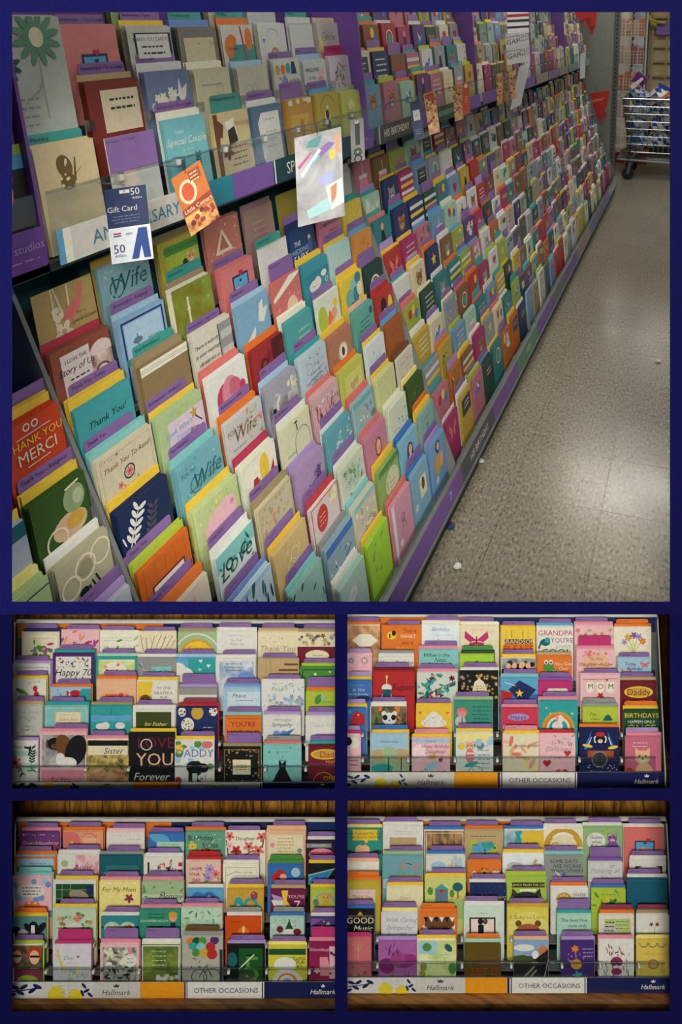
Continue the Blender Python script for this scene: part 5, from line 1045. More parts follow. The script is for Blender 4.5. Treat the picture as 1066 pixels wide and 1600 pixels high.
RAILC = {0: [(0, .62, '#33474a', 'OCCASIONS'), (.62, 1.21, '#6a4a8c', '7')], 1: [(0, .4, '#44474e', 'HIS_BIRTHDAY'), (.4, .8, '#6a4a8c', ''), (.8, 1.21, '#4a7a5c', 'KIDS')],
         2: [(0, .4, '#6a4a8c', ''), (.4, .8, '#5a5f66', ''), (.8, 1.21, '#6a4a8c', '')], 3: [(0, .6, '#8a7a6c', ''), (.6, 1.21, '#6a5a84', '')], 4: [(0, .6, '#6a5a84', ''), (.6, 1.21, '#7c9088', '')], -1: [(.6, 1.21, '#6a4a8c', '')]}
for b in (-1, 0, 1, 2, 3, 4):
    s0 = S0 - .006 + b * BAYW; s1 = s0 + BAYW
    if b == -1:
        s0 = .52
    bay = empty('card_bay', (-1.0, (s0 + s1) / 2, .0), BL[b] , 'card display', 'bays of the long card aisle')
    bays.append(bay); L = bay.location
    cl = CLIPS
    def part(name, fn):
        m = MB(); fn(m); return m.build(name, bay, L, cl)
    part('back_panel', lambda m: (m.abox(-1.24, -1.2, s0, s1, .05, 1.19, 'blue_panel' if b == -1 else 'teal_panel'), m.box(A(s0 + .01, 1.2, .2), AU * (s1 - s0 - .02), Vector((-.0, 0, 1)) * .98, Vector((.005, 0, 0)), 'blue_panel' if b == -1 else 'teal_panel')))
    part('sloped_backing', lambda m: m.prism([A(s0 + .012, .80, .1), A(s0 + .012, 1.165, 1.18), A(s0 + .012, 1.18, 1.18), A(s0 + .012, .815, .1)], AU * (s1 - s0 - .024), 'blue_panel' if b == -1 else 'teal_panel'))
    part('kick_board', lambda m: m.abox(-1.2, -.656, s0, s1, 0, .066, 'kick_black'))  # toe kick set forward; its black doubles as shade under the rail
    part('front_rail', lambda m: (m.box(A(s0 + .002, .64, .068), AU * (s1 - s0 - .004), Vector((-.012, 0, 0)), Vector((-.01, 0, .075)), 'steel'), m.box(A(s0 + .002, .636, .066), AU * (s1 - s0 - .004), Vector((-.02, 0, 0)), Vector((0, 0, .009)), 'steel')))
    for (a, c, colr, txt) in RAILC[b]:
        aa, cc = S0 - .006 + b * BAYW + a, S0 - .006 + b * BAYW + c
        m = MB(); nrm = Vector((.0075, 0, .001)); u2 = AU; d2 = Vector((.01, 0, -.075)).normalized(); n2 = AU.cross(d2) * -1
        tl = A(aa + .004, .6505, .142); m.box(tl, AU * (cc - aa - .006), d2 * .066, n2 * .0015, colr)
        o = m.build('rail_label', bay, L, cl)
        if txt:
            m = MB(); q = .058 / (cc - aa)
            put_art(m, 'T %.3f %.3f %.3f wh %s' % (.72 if txt == 'OCCASIONS' else .8 if txt == '7' else .5, q * .55, q * .42, txt), tl, AU, d2, n2, cc - aa, .058, 1, .0022)
            m.build('lettering', o, L, cl)
    part('side_panel', lambda m: side_profile(m, s0 + .0, .008 if b < 1 else .005, 'grey_plastic', .02 if b < 1 else .032 if b > 1 else .018))
    if b == 4:
        part('side_panel', lambda m: side_profile(m, s1 - .008, .008, 'grey_plastic'))
    tiers = range(10)
    for i in tiers:
        h = TOP0 + TSTEP * i - CH * math.cos(LEAN) - .002; l = tier_l(TOP0 + TSTEP * i) - CH * math.sin(LEAN)
        if b == -1 and i > 7: continue
        m = MB(); m.box(A(s0 + .01, l - .006, h - .003), AU * (s1 - s0 - .02), Vector((-.04, 0, .006)), Vector((0, 0, .003)), 'grey_plastic')
        m.build('tier_shelf', bay, L, cl)
        m = MB(); m.box(A(s0 + .01, l - .006, h), AU * (s1 - s0 - .02), Vector((-.006, 0, .03)), Vector((.001, 0, 0)), 'clear_acrylic')
        m.build('tier_lip', bay, L, cl)
    # upper section
    if b >= 0:
        part('upper_back', lambda m: m.abox(-1.24, -1.13, s0, s1, 1.19, 2.0, 'purple_panel'))
        part('upper_shelf', lambda m: m.box(A(s0, .94, 1.168), AU * (s1 - s0), Vector((-.26, 0, 0)), Vector((0, 0, .014)), 'dark_plastic'))
        def fin(m):
            m.prism([A(s0, .948, 1.18), A(s0, .956, 1.3), A(s0, 1.02, 2.0), A(s0, 1.14, 2.0), A(s0, 1.14, 1.18)], AU * .006, 'purple_panel')
        part('upper_fin', fin)
        part('clear_lip', lambda m: m.box(A(s0 + .008, .936, 1.18), AU * (s1 - s0 - .016), Vector((-.003, 0, .0)), Vector((-.004, 0, .113)), 'clear_acrylic'))
        part('lip_edge', lambda m: m.box(A(s0 + .008, .9385, 1.2905), AU * (s1 - s0 - .016), Vector((-.005, 0, 0)), Vector((0, 0, .005)), 'clip_acrylic'))
        for k in range(1, 8):
            part('clip', lambda m: (m.box(A(s0 + k * CW, .933, 1.278), AU * .012, Vector((-.012, 0, 0)), Vector((0, 0, .02)), 'clip_acrylic'), m.box(A(s0 + k * CW + .002, .932, 1.283), AU * .008, Vector((-.006, 0, 0)), Vector((0, 0, .01)), 'white_plastic')))
            part('clip', lambda m: m.box(A(s0 + k * CW, .985, 1.366), AU * .012, Vector((-.012, 0, 0)), Vector((0, 0, .02)), 'clip_acrylic'))
        for i, (l, h) in enumerate(UPL):
            hb = h - CH * math.cos(LEAN) - .002; lb = l - CH * math.sin(LEAN)
            m = MB(); m.box(A(s0 + .01, lb - .004, hb - .003), AU * (s1 - s0 - .02), Vector((-.036, 0, .004)), Vector((0, 0, .003)), 'clip_acrylic')
            m.build('tier_shelf', bay, L, cl)
        # sign plates in the strip
        if b == 0:
            plates = [(.873, .885, 'sk', ''), (.885, .9, 'iv', ''), (.9, 1.225, '#c9c6c0', 'A'), (1.228, 1.34, '#1d7a90', ''), (1.342, 1.502, '#6f4c96', ''), (1.506, 1.96, '#174048', 'S'), (1.965, 2.075, '#6f4c96', '')]
        elif b == 1:
            plates = [(2.1, 2.4, '#44474a', 'H'), (2.405, 2.6, '#6f4c96', ''), (2.66, 2.92, '#1f4a30', 'K'), (2.93, 3.28, '#6f4c96', '')]
        else:
            plates = [(s0 + .02, s0 + .4, ['#6f4c96', '#8c8478', '#5a6a72'][b - 2], ''), (s0 + .42, s0 + .8, ['#8c7a64', '#6f5c8c', '#7c8480'][b - 2], ''), (s0 + .82, s1 - .02, ['#6f4c96', '#7c7468', '#6c7c84'][b - 2], '')]
        for a, c, colr, tx in plates:
            m = MB(); tl = A(a, .9335, 1.232); D0 = Vector((.05, 0, -1)).normalized(); N0 = Vector((1, 0, .05)).normalized()
            m.box(tl, AU * (c - a), D0 * .056, -N0 * .0015, colr); o = m.build('sign_plate', bay, L, cl)
            q = .056 / (c - a)
            tt = {'A': 'T .47 %.3f %.3f #2a7a94 ANNIVERSARY;R .93 0 .95 %.3f #2a7a94;R .96 0 .97 %.3f lt' % (q * .52, q * .42, q, q), 'S': 'T .28 %.3f %.3f iv SPECIAL;R .0 0 .012 %.3f wh' % (q * .5, q * .5, q), 'H': 'R .06 0 .09 %.3f lg;T .56 %.3f %.3f iv HIS_BIRTHDAY' % (q, q * .5, q * .42),
                  'K': 'T .5 %.3f %.3f mt KIDS_BIRTHDAY' % (q * .5, q * .34), '': 'L .5 %.3f .4 2 la .05' % (q * .4)}.get(tx, '')
            if tt and (tx or (b == 0 and a > 1.9)):
                m = MB(); put_art(m, tt, tl, AU, D0, N0, c - a, .056, 3, .0006); m.build('lettering', o, L, cl)
    else:
        part('upper_shelf', lambda m: m.box(A(s0, .94, 1.168), AU * (s1 - s0 - .004), Vector((-.26, 0, 0)), Vector((0, 0, .014)), 'dark_plastic'))
        part('upper_back', lambda m: m.abox(-1.24, -1.2, s0, s1, 1.19, 2.0, 'blue_panel'))
        part('upper_fin', lambda m: m.prism([A(s1 - .014, .96, 1.18), A(s1 - .014, 1.03, 2.0), A(s1 - .014, 1.14, 2.0), A(s1 - .014, 1.14, 1.18)], AU * .008, 'purple_panel'))
        part('clear_lip', lambda m: m.box(A(s0 + .008, .946, 1.18), AU * (s1 - s0 - .016), Vector((-.003, 0, 0)), Vector((-.004, 0, .113)), 'clear_acrylic'))
        m = MB(); tl = A(.60, .94, 1.245); m.box(tl, AU * .258, Vector((0, 0, -.075)), Vector((-.0015, 0, 0)), '#6a3f92'); o = m.build('sign_plate', bay, L, cl)
        m = MB(); put_art(m, 'T .8 .1 .05 la ental_studios;L .82 .18 .26 1 la .03', tl, AU, Vector((0, 0, -1)), Vector((1, 0, 0)), .258, .075, 1, .0006); m.build('lettering', o, L, cl)

rz = random.Random(11)
def place(lines, upper, bay):
    for line in lines.strip().split('\n'):
        head, art, lab = line.split('|')
        k, i, base, env, tb = head.split(' ')[:5]
        k, i = int(k), int(i)
        w = rz.uniform(.124, .134)
        if upper:
            l, h = UPL[i]
        else:
            h = TOP0 + TSTEP * i; l = tier_l(h)
        hj = rz.uniform(-.006, .008); hh = CH + hj / math.cos(LEAN)
        s = S0 + .012 + CW * k + rz.uniform(-.004, .006)
        if k == -1: s, w = .754 + rz.uniform(-.004, .002), .106
        if k == -2: s, w = .622, .118
        if lab.startswith('tall grey white'):
            w = .138; hj = .11; hh = CH + hj; s -= .008
        if lab.startswith('orange red card'): hj = .03; hh = CH + hj
        if base.startswith('lime'): base = 'lime'
        rise = rz.uniform(.013, .018) if env != '-' else 0
        nsp, nenv = rz.choice((2, 3, 4, 4)), rz.choice((1, 2, 3))
        if lab.startswith(('tan card', 'blank', 'large plain', 'plain dark', 'purple and white')): nsp = 0
        grp = 'cards in the ' + ('upper' if upper else 'sloping') + ' rows of the ' + (BAYNAME[0] if k >= 0 else 'bay under the purple studios sign')
        o, th = rack_card(lab, s, l + hj * math.tan(LEAN), h + hj, w, hh, base, env, art, grp, nsp, nenv, rise)
        if tb[0] in TABA:
            col, up = TABA[tb[0]]
            txt = tb[2:] if len(tb) > 2 else None
            tw = .112; ox = rz.uniform(.004, .018)
            tl = A(s + ox, l + hj * math.tan(LEAN), h + hj) - AN * (th + .0008) - AD * (rise + up)
            make_tab(bay if k >= 0 else bays[0], tl, AU, AD, AN, tw, hh + rise + up - .003, col, txt, CLIPS, (bay if k >= 0 else bays[0]).location, None if txt else 'L .24 .08 .3 1 dk .05')
place(BAY0, False, bays[1])
place(UPPER0, True, bays[1])
# dark magazines behind the purple studios sign
for j, (s, h, base, lab, art) in enumerate(((.74, 1.37, '#1c1a1c', 'dark card with a bearded face under a blue band', 'R 0 0 1 .14 lm;R 0 .12 1 .3 sk;E .5 .55 .26 .3 op;E .5 .4 .3 .14 br;E .5 .78 .2 .12 #5c3420;R 0 .95 1 1.4 bk'),
                                            (.735, 1.45, '#222028', 'black card standing behind the bearded face card', 'R .1 .1 .9 .3 dk'))):
    l = UPL[j][0]
    rack_card(lab, s, l, h, .125, .178, base, '-', art, 'dark cards behind the purple studios sign', 1, 0, 0)

# procedural card fronts for the next bay: colour, motif and envelope together make each one its own
BC = [('red', '#a8302c'), ('navy', '#1f2f5c'), ('teal', '#2c7478'), ('lime', '#94a444'), ('cream', '#cfc6a4'), ('pink', '#b06c7c'), ('white', '#cfcfca'), ('dark green', '#24483a'), ('sky blue', '#6c90b0'),
      ('purple', '#5a3c70'), ('orange', '#b06428'), ('brown', '#7c5838'), ('yellow', '#b89c3c'), ('magenta', '#9c2c60'), ('grey', '#8c9098'), ('mint', '#9cc0ac')]
MO = [('a star', 'S .5 .36 .22 yl'), ('white flowers', 'X .15 .1 .9 .6 9 .12 wh,cr f'), ('a heart', 'H .5 .36 .2 rd'), ('green leaves', 'X .1 .1 .9 .7 12 .09 gn,sg,dg l'), ('a round badge', 'O .5 .42 .26 .05 cr;E .5 .42 .14 .14 tl'),
      ('balloons', 'E .3 .26 .12 .14 rd;E .55 .2 .12 .14 yl;E .74 .36 .12 .14 bl;C .3 .4 .5 .9 .01 dk;C .55 .34 .5 .9 .01 dk;C .74 .5 .5 .9 .01 dk'), ('bold white lines', 'L .5 .2 .7 4 wh .14'), ('a bear face', 'K .5 .46 .22 #8c5c34 tn r'),
      ('a cat face', 'K .5 .46 .22 gy wh p'), ('dots', 'X .05 .05 .95 .7 22 .05 wh,yl,co,sk e'), ('a dark panel', 'R .12 .14 .88 .62 dk;L .5 .3 .5 2 cr .12'), ('a butterfly', 'U .5 .4 .28 co dk'), ('a bird', 'D .5 .44 .2 bl wh'), ('a cake', 'R .25 .46 .75 .7 pk;R .25 .36 .75 .46 wh;R .48 .14 .52 .36 cr;E .5 .12 .03 .05 yl'),
      ('a black dress figure', 'E .5 .2 .08 .1 op;P bk .42 .3 .58 .3 .7 .8 .3 .8'), ('striped bands', 'R 0 .14 1 .24 wh;R 0 .36 1 .46 yl;R 0 .58 1 .68 wh')]
EN = [('white', 'wh'), ('yellow', 'yl'), ('yellow', 'yl'), ('blue', 'sk'), ('teal', 'tl'), ('orange', 'or'), ('cream', 'cr'), ('white', 'wh'), ('salmon', 'co'), ('green', 'lm')]
used = set()
def combo(r):
    while True:
        c, m, e = r.choice(BC), r.choice(MO), r.choice(EN)
        if c[0] == e[0] or (c[0], m[0]) in used: continue
        used.add((c[0], m[0]))
        return c, m, e
rb = random.Random(21)
for tset, upper in ((range(9, -1, -1), False), (range(0, 4), True)):
    for i in tset:
        for k in range(8):
            c, m, e = combo(rb)
            if upper: l, h = UPL[i]
            else: h = TOP0 + TSTEP * i; l = tier_l(h)
            hj = rb.uniform(-.012, .012); s = S0 + BAYW + .012 + CW * k + rb.uniform(-.003, .008); w = rb.uniform(.118, .132)
            has = rb.random() < .85
            lab = '%s card with %s%s in the %s' % (c[0], m[0], ', %s envelopes' % e[0] if has else '', 'upper HIS BIRTHDAY bay' if upper else 'sloping HIS BIRTHDAY bay')
            rise = rb.uniform(.009, .019)
            o, th = rack_card(lab, s, l, h + hj, w, CH + hj, c[1], e[1] if has else '-', m[1], 'cards in the ' + ('upper' if upper else 'sloping') + ' rows of the ' + BAYNAME[1], rb.choice((2, 3, 4)), rb.choice((1, 2, 3)), rise)
            if rb.random() < .78:
                up = rb.choice((.016, .02, .026)); tl = A(s + rb.uniform(.003, .02), l, h + hj) - AN * (th + .0008) - AD * (rise + up)
                make_tab(bays[2], tl, AU, AD, AN, .108, CH + hj + rise + up - .004, rb.choice(('purple_tab',) * 6 + ('#3f9c94', 'la')), None, CLIPS, bays[2].location)

# the bays further along: too many and too small to pick apart
far = MB(); fard = [MB(), MB(), MB()]
cols = [c[1] for c in BC] + ['#c4c4be', '#b8b094', '#bcbcb4', '#a89890', '#8c9c9c', '#94707a', '#708478', '#b4ac9c', '#948668', '#4c5a60', '#3c4a3c', '#6c4a34', '#5c4c6c', '#2c4450', '#744048']
envs = [e[1] for e in EN] + ['wh', 'cr', 'lp']
rf = random.Random(33)
for b in (2, 3, 4):
    for upper, n in ((False, 10), (True, 4)):
        for i in range(n):
            if upper: l, h = UPL[i]
            else: h = TOP0 + TSTEP * i; l = tier_l(h)
            for k in range(8):
                s = S0 + b * BAYW + .012 + CW * k + rf.uniform(-.003, .01); w = rf.uniform(.112, .132); hj = rf.uniform(-.016, .016)
                TL = A(s, l, h + hj); hh = CH + hj
                far.box(TL, AU * w, AD * hh, -AN * .008, rf.choice(cols))
                for q in range(rf.choice((2, 3, 4))):
                    u0, v0 = rf.uniform(.08, .5), rf.uniform(.06, .4); u1, v1 = u0 + rf.uniform(.15, .45), v0 + rf.uniform(.08, .3)
                    if rf.random() < .5:
                        far.poly([TL + AU * (w * x) + AD * (w * y) + AN * (.0006 + .0002 * q) for x, y in ((u0, v0), (u0, v1), (u1, v1), (u1, v0))], rf.choice(cols))
                    else:
                        far.poly([TL + AU * (w * x) + AD * (w * y) + AN * (.0006 + .0002 * q) for x, y in ell((u0 + u1) / 2, (v0 + v1) / 2, (u1 - u0) / 2, (v1 - v0) / 2, 8)][::-1], rf.choice(cols))
                if rf.random() < .8:
                    rise = rf.uniform(.004, .016)
                    far.box(TL - AN * .009 - AD * rise + AU * rf.uniform(-.004, .004), AU * w, AD * (hh + rise), -AN * rf.uniform(.004, .011), rf.choice(envs))
                if rf.random() < [.55, .35, .2][b - 2]:
                    up = rf.uniform(.018, .036)
                    fard[b - 2].box(TL - AN * .0215 - AD * up + AU * rf.uniform(.0, .02), AU * .106, AD * (hh + up - .004), -AN * .001, 'purple_tab')
tag(far.build('greeting_cards', None, (-.9, 5, .1), CLIPS), 'hundreds of small greeting cards filling the farther bays of the aisle', 'greeting cards', kind='stuff')
for b in (2, 3, 4):
    tag(fard[b - 2].build('divider', bays[b + 1], bays[b + 1].location, CLIPS), kind='stuff')

# ------------------------------------------------------------------ tags and sheets that hang from the shelf edge
def onl(x, y, l):
    d = ray(x, y); return CAM + d * (l / -d.x)
def ony(x, y, Y):
    d = ray(x, y); return CAM + d * (Y / d.y)
def onf(x, y, z=0.0):
    d = ray(x, y); return CAM + d * ((z - CAM.z) / d.z)
def hang(name, cat, label, TL, TR, BL, l, base, art, group=None, th=.0012, hook=True, curl=0):
    a = onl(*TL, l); dep = (a - CAM).dot(FW); b, c = at(*TR, dep), at(*BL, dep)      # tags turn on their hooks to face down the aisle
    u, d = (b - a), (c - a); w, h = u.length, d.length; u.normalize(); d.normalize()
    n = d.cross(u).normalized() * -1
    if n.x < 0: n = -n
    loc = c + u * w / 2
    mb = MB(); mb.box(a, u * w, d * h, -n * th, base)
    o = tag(mb.build(name, None, loc), label, cat, group)
    if art:
        m = MB(); put_art(m, art, a, u, d, n, w, h, 5); m.build('print_layer', o, loc)
    if hook:
        m = MB(); p = a + u * w * .5 + d * .008
        m.tube([p + n * .006, p + n * .002 - d * .012, Vector((-.9385, p.y, max(p.z + .012, 1.283 if p.z > 1.2 else p.z + .012)))], .0012, 'clip_acrylic'); m.build('hook', o, loc)
    return o
hang('gift_card', 'gift card', 'navy and white 50 dollar gift card on hanging tag', (163, 297), (228, 288), (175, 413), .915, '#cdd0d2',
     'R 0 0 1 .94 #14264e;R .04 .98 .96 1.74 #c0c8d0;T .72 .12 .16 lg 50;T .76 .27 .06 lg dollars;T .38 .5 .13 lg Gift_Card;L .46 .68 .7 3 sl .07;R .36 .06 .6 .14 lg;P #1c3a7c .5 1.72 .72 1.0 .92 1.0 .96 1.72 .8 1.72 .76 1.4 .66 1.72;T .22 1.44 .2 #1a2440 50;T .24 1.6 .07 #1a2440 dollars;R .12 1.06 .3 1.1 rd;R .12 1.12 .3 1.15 nv;T .5 1.1 .06 #1a2440 debit')
hang('snack_tag', 'gift card', 'tilted orange pizza gift tag beside the navy gift card', (267, 280), (312, 250), (299, 369), .905, '#b8621c',
     'E .36 .6 .28 .34 #d8c4a0;E .36 .6 .2 .26 #b8481c;R .52 .1 .9 .4 #8c3c10;L .7 .2 .3 3 cr .1;P #8c2c10 .0 1.0 1 .9 1 1.12 0 1.2;T .52 1.08 .12 cr Little_Caesars;R 0 1.22 1 2.2 ~pizza;X .05 1.25 .95 2.1 22 .07 #5c1c0c,#8c2c10 e')
hang('holographic_sheet', 'card sheet', 'large silver holographic sheet with rainbow shards', (460, 216), (533, 198), (466, 355), .905, '~silver',
     'P #4a8c90 .3 .14 .6 .06 .5 .3 .24 .26;P #7a5a9c .44 .4 .72 .24 .86 .3 .5 .56;P #b84c84 .04 .62 .34 .36 .36 .4 .08 .68;P #e8ecec .1 .8 .5 .34 .56 .38 .14 .86;P #6ca8b0 .3 .66 .5 .46 .54 .5 .34 .7;P #c8b84c .72 .44 .84 .4 .86 .6 .74 .62;P #d88c5c .86 .12 .94 .1 .96 .5 .88 .52;P #9ca4d0 .46 .94 .8 .84 .78 1.08 .5 1.12;C .07 .2 .1 1.7 .006 gy;P #9cc8c8 .2 1.56 .72 1.36 .74 1.64 .24 1.74;P #d0d0d0 .62 1.16 .98 1.04 1 1.56 .72 1.66;P #b87858 .72 1.2 .86 1.12 .84 1.4 .74 1.54;T .12 .12 .05 dk 2')
hang('hanging_strap', 'hanging tag', 'grey card tag with a black strap and round ornament', (547, 188), (568, 184), (549.5, 254), .91, '#7c7e7e', 'R .34 .3 .7 1.9 bk;R .36 .1 .62 .34 lg;O .5 2.4 .3 .1 bk;E .5 2.4 .16 .2 dk;O .5 2.9 .3 .1 bk;S .5 2.4 .12 lg')
hang('gift_card', 'gift card', 'narrow navy gift tag with a white label', (640, 160), (655.5, 156), (648, 220), .91, '#1c3050', 'R .2 .9 .86 1.9 #c4c8cc;T .52 1.4 .2 #a83030 gift;L .5 2.8 .6 3 pb .2', 'small hanging gift tags')
hang('pizza_tag', 'gift card', 'long pizza picture tag beside the navy tag', (662, 147), (679, 142), (671, 211), .912, '~pizza', 'X .1 .2 .9 3 14 .12 #7c2410,#a84818 e;R .1 .1 .9 .5 #a8401c', 'small hanging gift tags')
hang('pizza_tag', 'gift card', 'pizza picture tag beside the plain orange tag', (707, 135), (720, 131), (711, 190), .912, '~pizza', 'X .1 .4 .9 3.4 14 .12 #7c2410,#d8a050 e', 'small hanging gift tags')
hang('orange_tag', 'gift card', 'plain orange gift tag', (722.5, 130), (733.5, 127), (723.5, 180), .912, '#c8501c', 'E .5 .5 .3 .3 cr;L .5 2 .5 3 pe .3', 'small hanging gift tags')
for i, (x, lab) in enumerate(((776, 'brown picture tag left of the GAP sheets, nearest the orange tag'), (786, 'dark brown picture tag between two others under the GAP sheets'), (797, 'light brown picture tag beside the long white paper'))):
    hang('picture_tag', 'gift card', ['reddish brown picture tag under the GAP sheets', 'dark brown picture tag under the GAP sheets', 'light brown picture tag beside the long white paper'][i], (x, 116 - i * 2), (x + 9, 113 - i * 2), (x + 1, 164 - i * 4), .912, ['~pizza', '~brown', '~peach'][i], 'X .1 .3 .9 4 8 .14 #5c2410,tn e', 'small hanging gift tags')
hang('price_sheet', 'sign', 'white sheet printed GAP and OLD NAVY twice', (790, 54), (826, 47), (793, 102), .905, '#c4c4c0', 'T .3 .14 .1 dk BANANA;T .3 .36 .26 bk GAP;T .78 .2 .16 dk OLD;T .78 .38 .12 dk NAVY;C 0 .62 1 .62 .01 gy;T .3 .74 .1 dk BANANA;T .3 .96 .26 bk GAP;T .78 .8 .16 dk OLD;T .78 .98 .12 dk NAVY')
hang('paper_strip', 'paper', 'long blank white paper trailing below the GAP sheet', (812, 104), (829, 96), (797, 172), .90, '#c8c8c4', 'L .5 .6 .6 3 lg .3')
hang('magazine', 'magazine', 'red and black striped magazine above the GAP sheet', (792, 4), (826, 2), (793, 52), .95, '#cfcfcc', 'R 0 .3 1 .42 bk;R 0 .55 1 .68 #9c1c20;R 0 .8 1 .92 bk;R 0 1.1 1 1.2 bk', hook=False)
hang('paper_strip', 'paper', 'narrow white price tag hanging at the last bay', (907, 84), (915, 81), (906.5, 124), .91, '#c8cac8', 'X .2 .4 .8 4.6 8 .04 gy e')

# ------------------------------------------------------------------ end of the aisle
YE = 7.05
def quad_y(mb, x0, x1, y0, y1, Y, th, k):
    a, b, c, d = ony(x0, y0, Y), ony(x1, y0, Y), ony(x1, y1, Y), ony(x0, y1, Y)
    x0w, x1w, z1, z0 = a.x, b.x, (a.z + b.z) / 2, (c.z + d.z) / 2
    mb.abox(x0w, x1w, Y, Y + th, z0, z1, k)
mb = MB()
xl, xr = ony(900, 150, YE).x, ony(955, 150, YE).x
mb.abox(-1.6, xr, YE, YE + .1, 0, 2.6, 'pillar_paint')
tag(mb.build('end_panel', None, ((xl + xr) / 2, YE + .05, 0)), 'tall grey painted end panel behind the last card bay', 'panel')
up = empty('shelf_upright', (xr + .03, YE + .08, 0), 'slotted steel shelf upright beside the grey end panel', 'shelf upright')
mb = MB(); mb.abox(xr + .002, xr + .052, YE + .06, YE + .1, 0, 2.6, 'steel'); mb.build('post', up, up.location)
for j in range(60):
    m = MB(); z = .12 + j * .04
    m.abox(xr + .02, xr + .034, YE + .055, YE + .0605, z, z + .018, 'dark_plastic')
    m.build('slot', up, up.location)
# Summer pennants
pen = empty('pennant_sign', ony(930, 195, 6.99), 'red Summer pennant sign at the end of the card aisle', 'sign')
def pennant(root, pts, Y, txt=None):
    m = MB(); q = [ony(x, y, Y) for x, y in pts]; m.prism(q, (0, .004, 0), 'red_board'); m.build('board', root, root.location)
pennant(pen, [(910, 148), (953, 141), (949, 163), (946, 168), (941, 194), (932, 178), (930, 172), (915, 168)], 6.99)
a, b = ony(914, 160, 6.985), ony(949, 152, 6.985)
m = MB(); u = (b - a); put_art(m, 'I .5 .0 .16 pe Summer', a, u.normalized(), Vector((0, 0, -1)), Vector((0, -1, 0)), u.length, .2, 2); m.build('lettering', pen, pen.location)
for x, y in ((921, 171), (934, 170), (941, 176)):
    m = MB(); m.prism([ony(x, y, 6.985), ony(x + 8, y - 1, 6.985), ony(x + 4, y + 9, 6.985)], (0, .003, 0), 'rd'); m.build('flag', pen, pen.location)
m = MB(); p = pen.location; m.tube([ony(930, 194, 6.995), Vector((ony(930, 194, 6.995).x, 6.995, 1.0))], .004, 'steel'); m.build('stake', pen, pen.location)
pen2 = empty('pennant_sign', ony(915, 55, 6.99), 'red pennant board with triangle flags over the last bay', 'sign')
pennant(pen2, [(896, 10), (934, 10), (931, 36), (925, 55), (918, 40), (912, 30), (898, 27)], 6.99)
for x, y in ((905, 30), (916, 28), (922, 40)):
    m = MB(); m.prism([ony(x, y, 6.985), ony(x + 9, y, 6.985), ony(x + 4, y + 10, 6.985)], (0, .003, 0), '#8c2018'); m.build('flag', pen2, pen2.location)

# wire book rack
YB = 8.5
wr = empty('wire_rack', (ony(982, 240, YB).x, YB, 0), 'wire book rack with red base beyond the grey end panel', 'rack')
wx0, wx1 = ony(963, 150, YB).x, ony(1003, 150, YB).x
m = MB(); m.abox(wx0 - .02, wx1 + .1, YB - .1, YB + .2, .0, .12, '#7c1c1c'); m.build('base', wr, wr.location)
m = MB()
for x in (wx0, (wx0 + wx1) / 2, wx1):
    m.tube([(x, YB + .1, .12), (x, YB + .1, 2.2)], .006, 'steel', 5)
m.build('post', wr, wr.location)
mags = 0
for j, zz in enumerate((.2, .5, .8, 1.1, 1.4, 1.7)):
    m = MB()
    for q in range(5):
        z = zz + q * .035; m.tube([(wx0, YB - .02, z), (wx1, YB - .02, z)], .0025, 'white_plastic', 4)
    for q in range(9):
        x = wx0 + (wx1 - wx0) * q / 8; m.tube([(x, YB - .02, zz), (x, YB - .02, zz + .14)], .0025, 'white_plastic', 4)
    m.build('wire_basket', wr, wr.location)
    rm = random.Random(j)
    for q in range(4):
        if zz > 1.75 and q > 2: continue
        x = wx0 + .01 + q * (wx1 - wx0) / 4; col = rm.choice(('~rust', '#b89888', '#a86850', '#c8b8a8', '#8c4c44', '~peach'))
        m = MB(); m.box((x, YB + .0, zz + .005), (.055, 0, 0), (0, .05, .0), (0.0, .02, .19 + rm.uniform(-.02, .03)), col)
        tag(m.build('paperback', None, (x + .03, YB + .02, zz)), '%s paperback in the %s wire basket of the book rack' % ({'~rust': 'rust', '#b89888': 'pinkish', '#a86850': 'brick red', '#c8b8a8': 'pale', '#8c4c44': 'maroon', '~peach': 'peach'}[col], ['lowest', 'second lowest', 'third lowest', 'fourth lowest', 'second highest', 'highest'][j]), 'book', 'paperbacks in the wire rack')
# white slotted panel and beige slatted shelving behind
wp = empty('slotted_panel', (ony(997, 120, 8.95).x, 8.95, 0), 'white slotted wall panel beside the wire book rack', 'panel')
x0, x1 = ony(984, 100, 8.95).x, ony(1010, 100, 8.95).x
m = MB(); m.abox(x0, x1, 8.95, 8.97, 0, 2.3, 'white_panel'); m.build('board', wp, wp.location)
for x in (x0 + .02, x1 - .035):
    for j in range(16):
        m = MB(); z = .9 + j * .075; m.abox(x, x + .016, 8.945, 8.951, z, z + .035, 'dark_plastic'); m.build('slot', wp, wp.location)
sh = empty('slat_shelving', (ony(1032, 200, 9.2).x, 9.2, 0), 'beige shelving with brown rails behind the shopping cart', 'shelving')
x0, x1 = ony(1012, 100, 9.2).x, ony(1120, 100, 9.2).x
m = MB(); m.abox(x0, x1, 9.2, 9.24, 0, 2.3, 'beige_wall'); m.build('back_board', sh, sh.location)
for j in range(9):
    m = MB(); z = .75 + j * .17; m.abox(x0 + .03, x1, 9.15, 9.2, z, z + .022, 'kr'); m.build('rail', sh, sh.location)
for j in range(5):
    m = MB(); x = x0 + .04 + j * .16; m.abox(x, x + .022, 9.14, 9.16, .1, 2.3, 'kr'); m.build('upright_rail', sh, sh.location)
m = MB(); m.abox(x0 - .026, x0, 9.1, 9.24, 0, 2.3, 'dark_plastic'); m.build('side_frame', sh, sh.location)
m = MB(); m.abox(x0 + .005, x1, 9.0, 9.2, 0, .3, 'kick_black'); m.build('base', sh, sh.location)
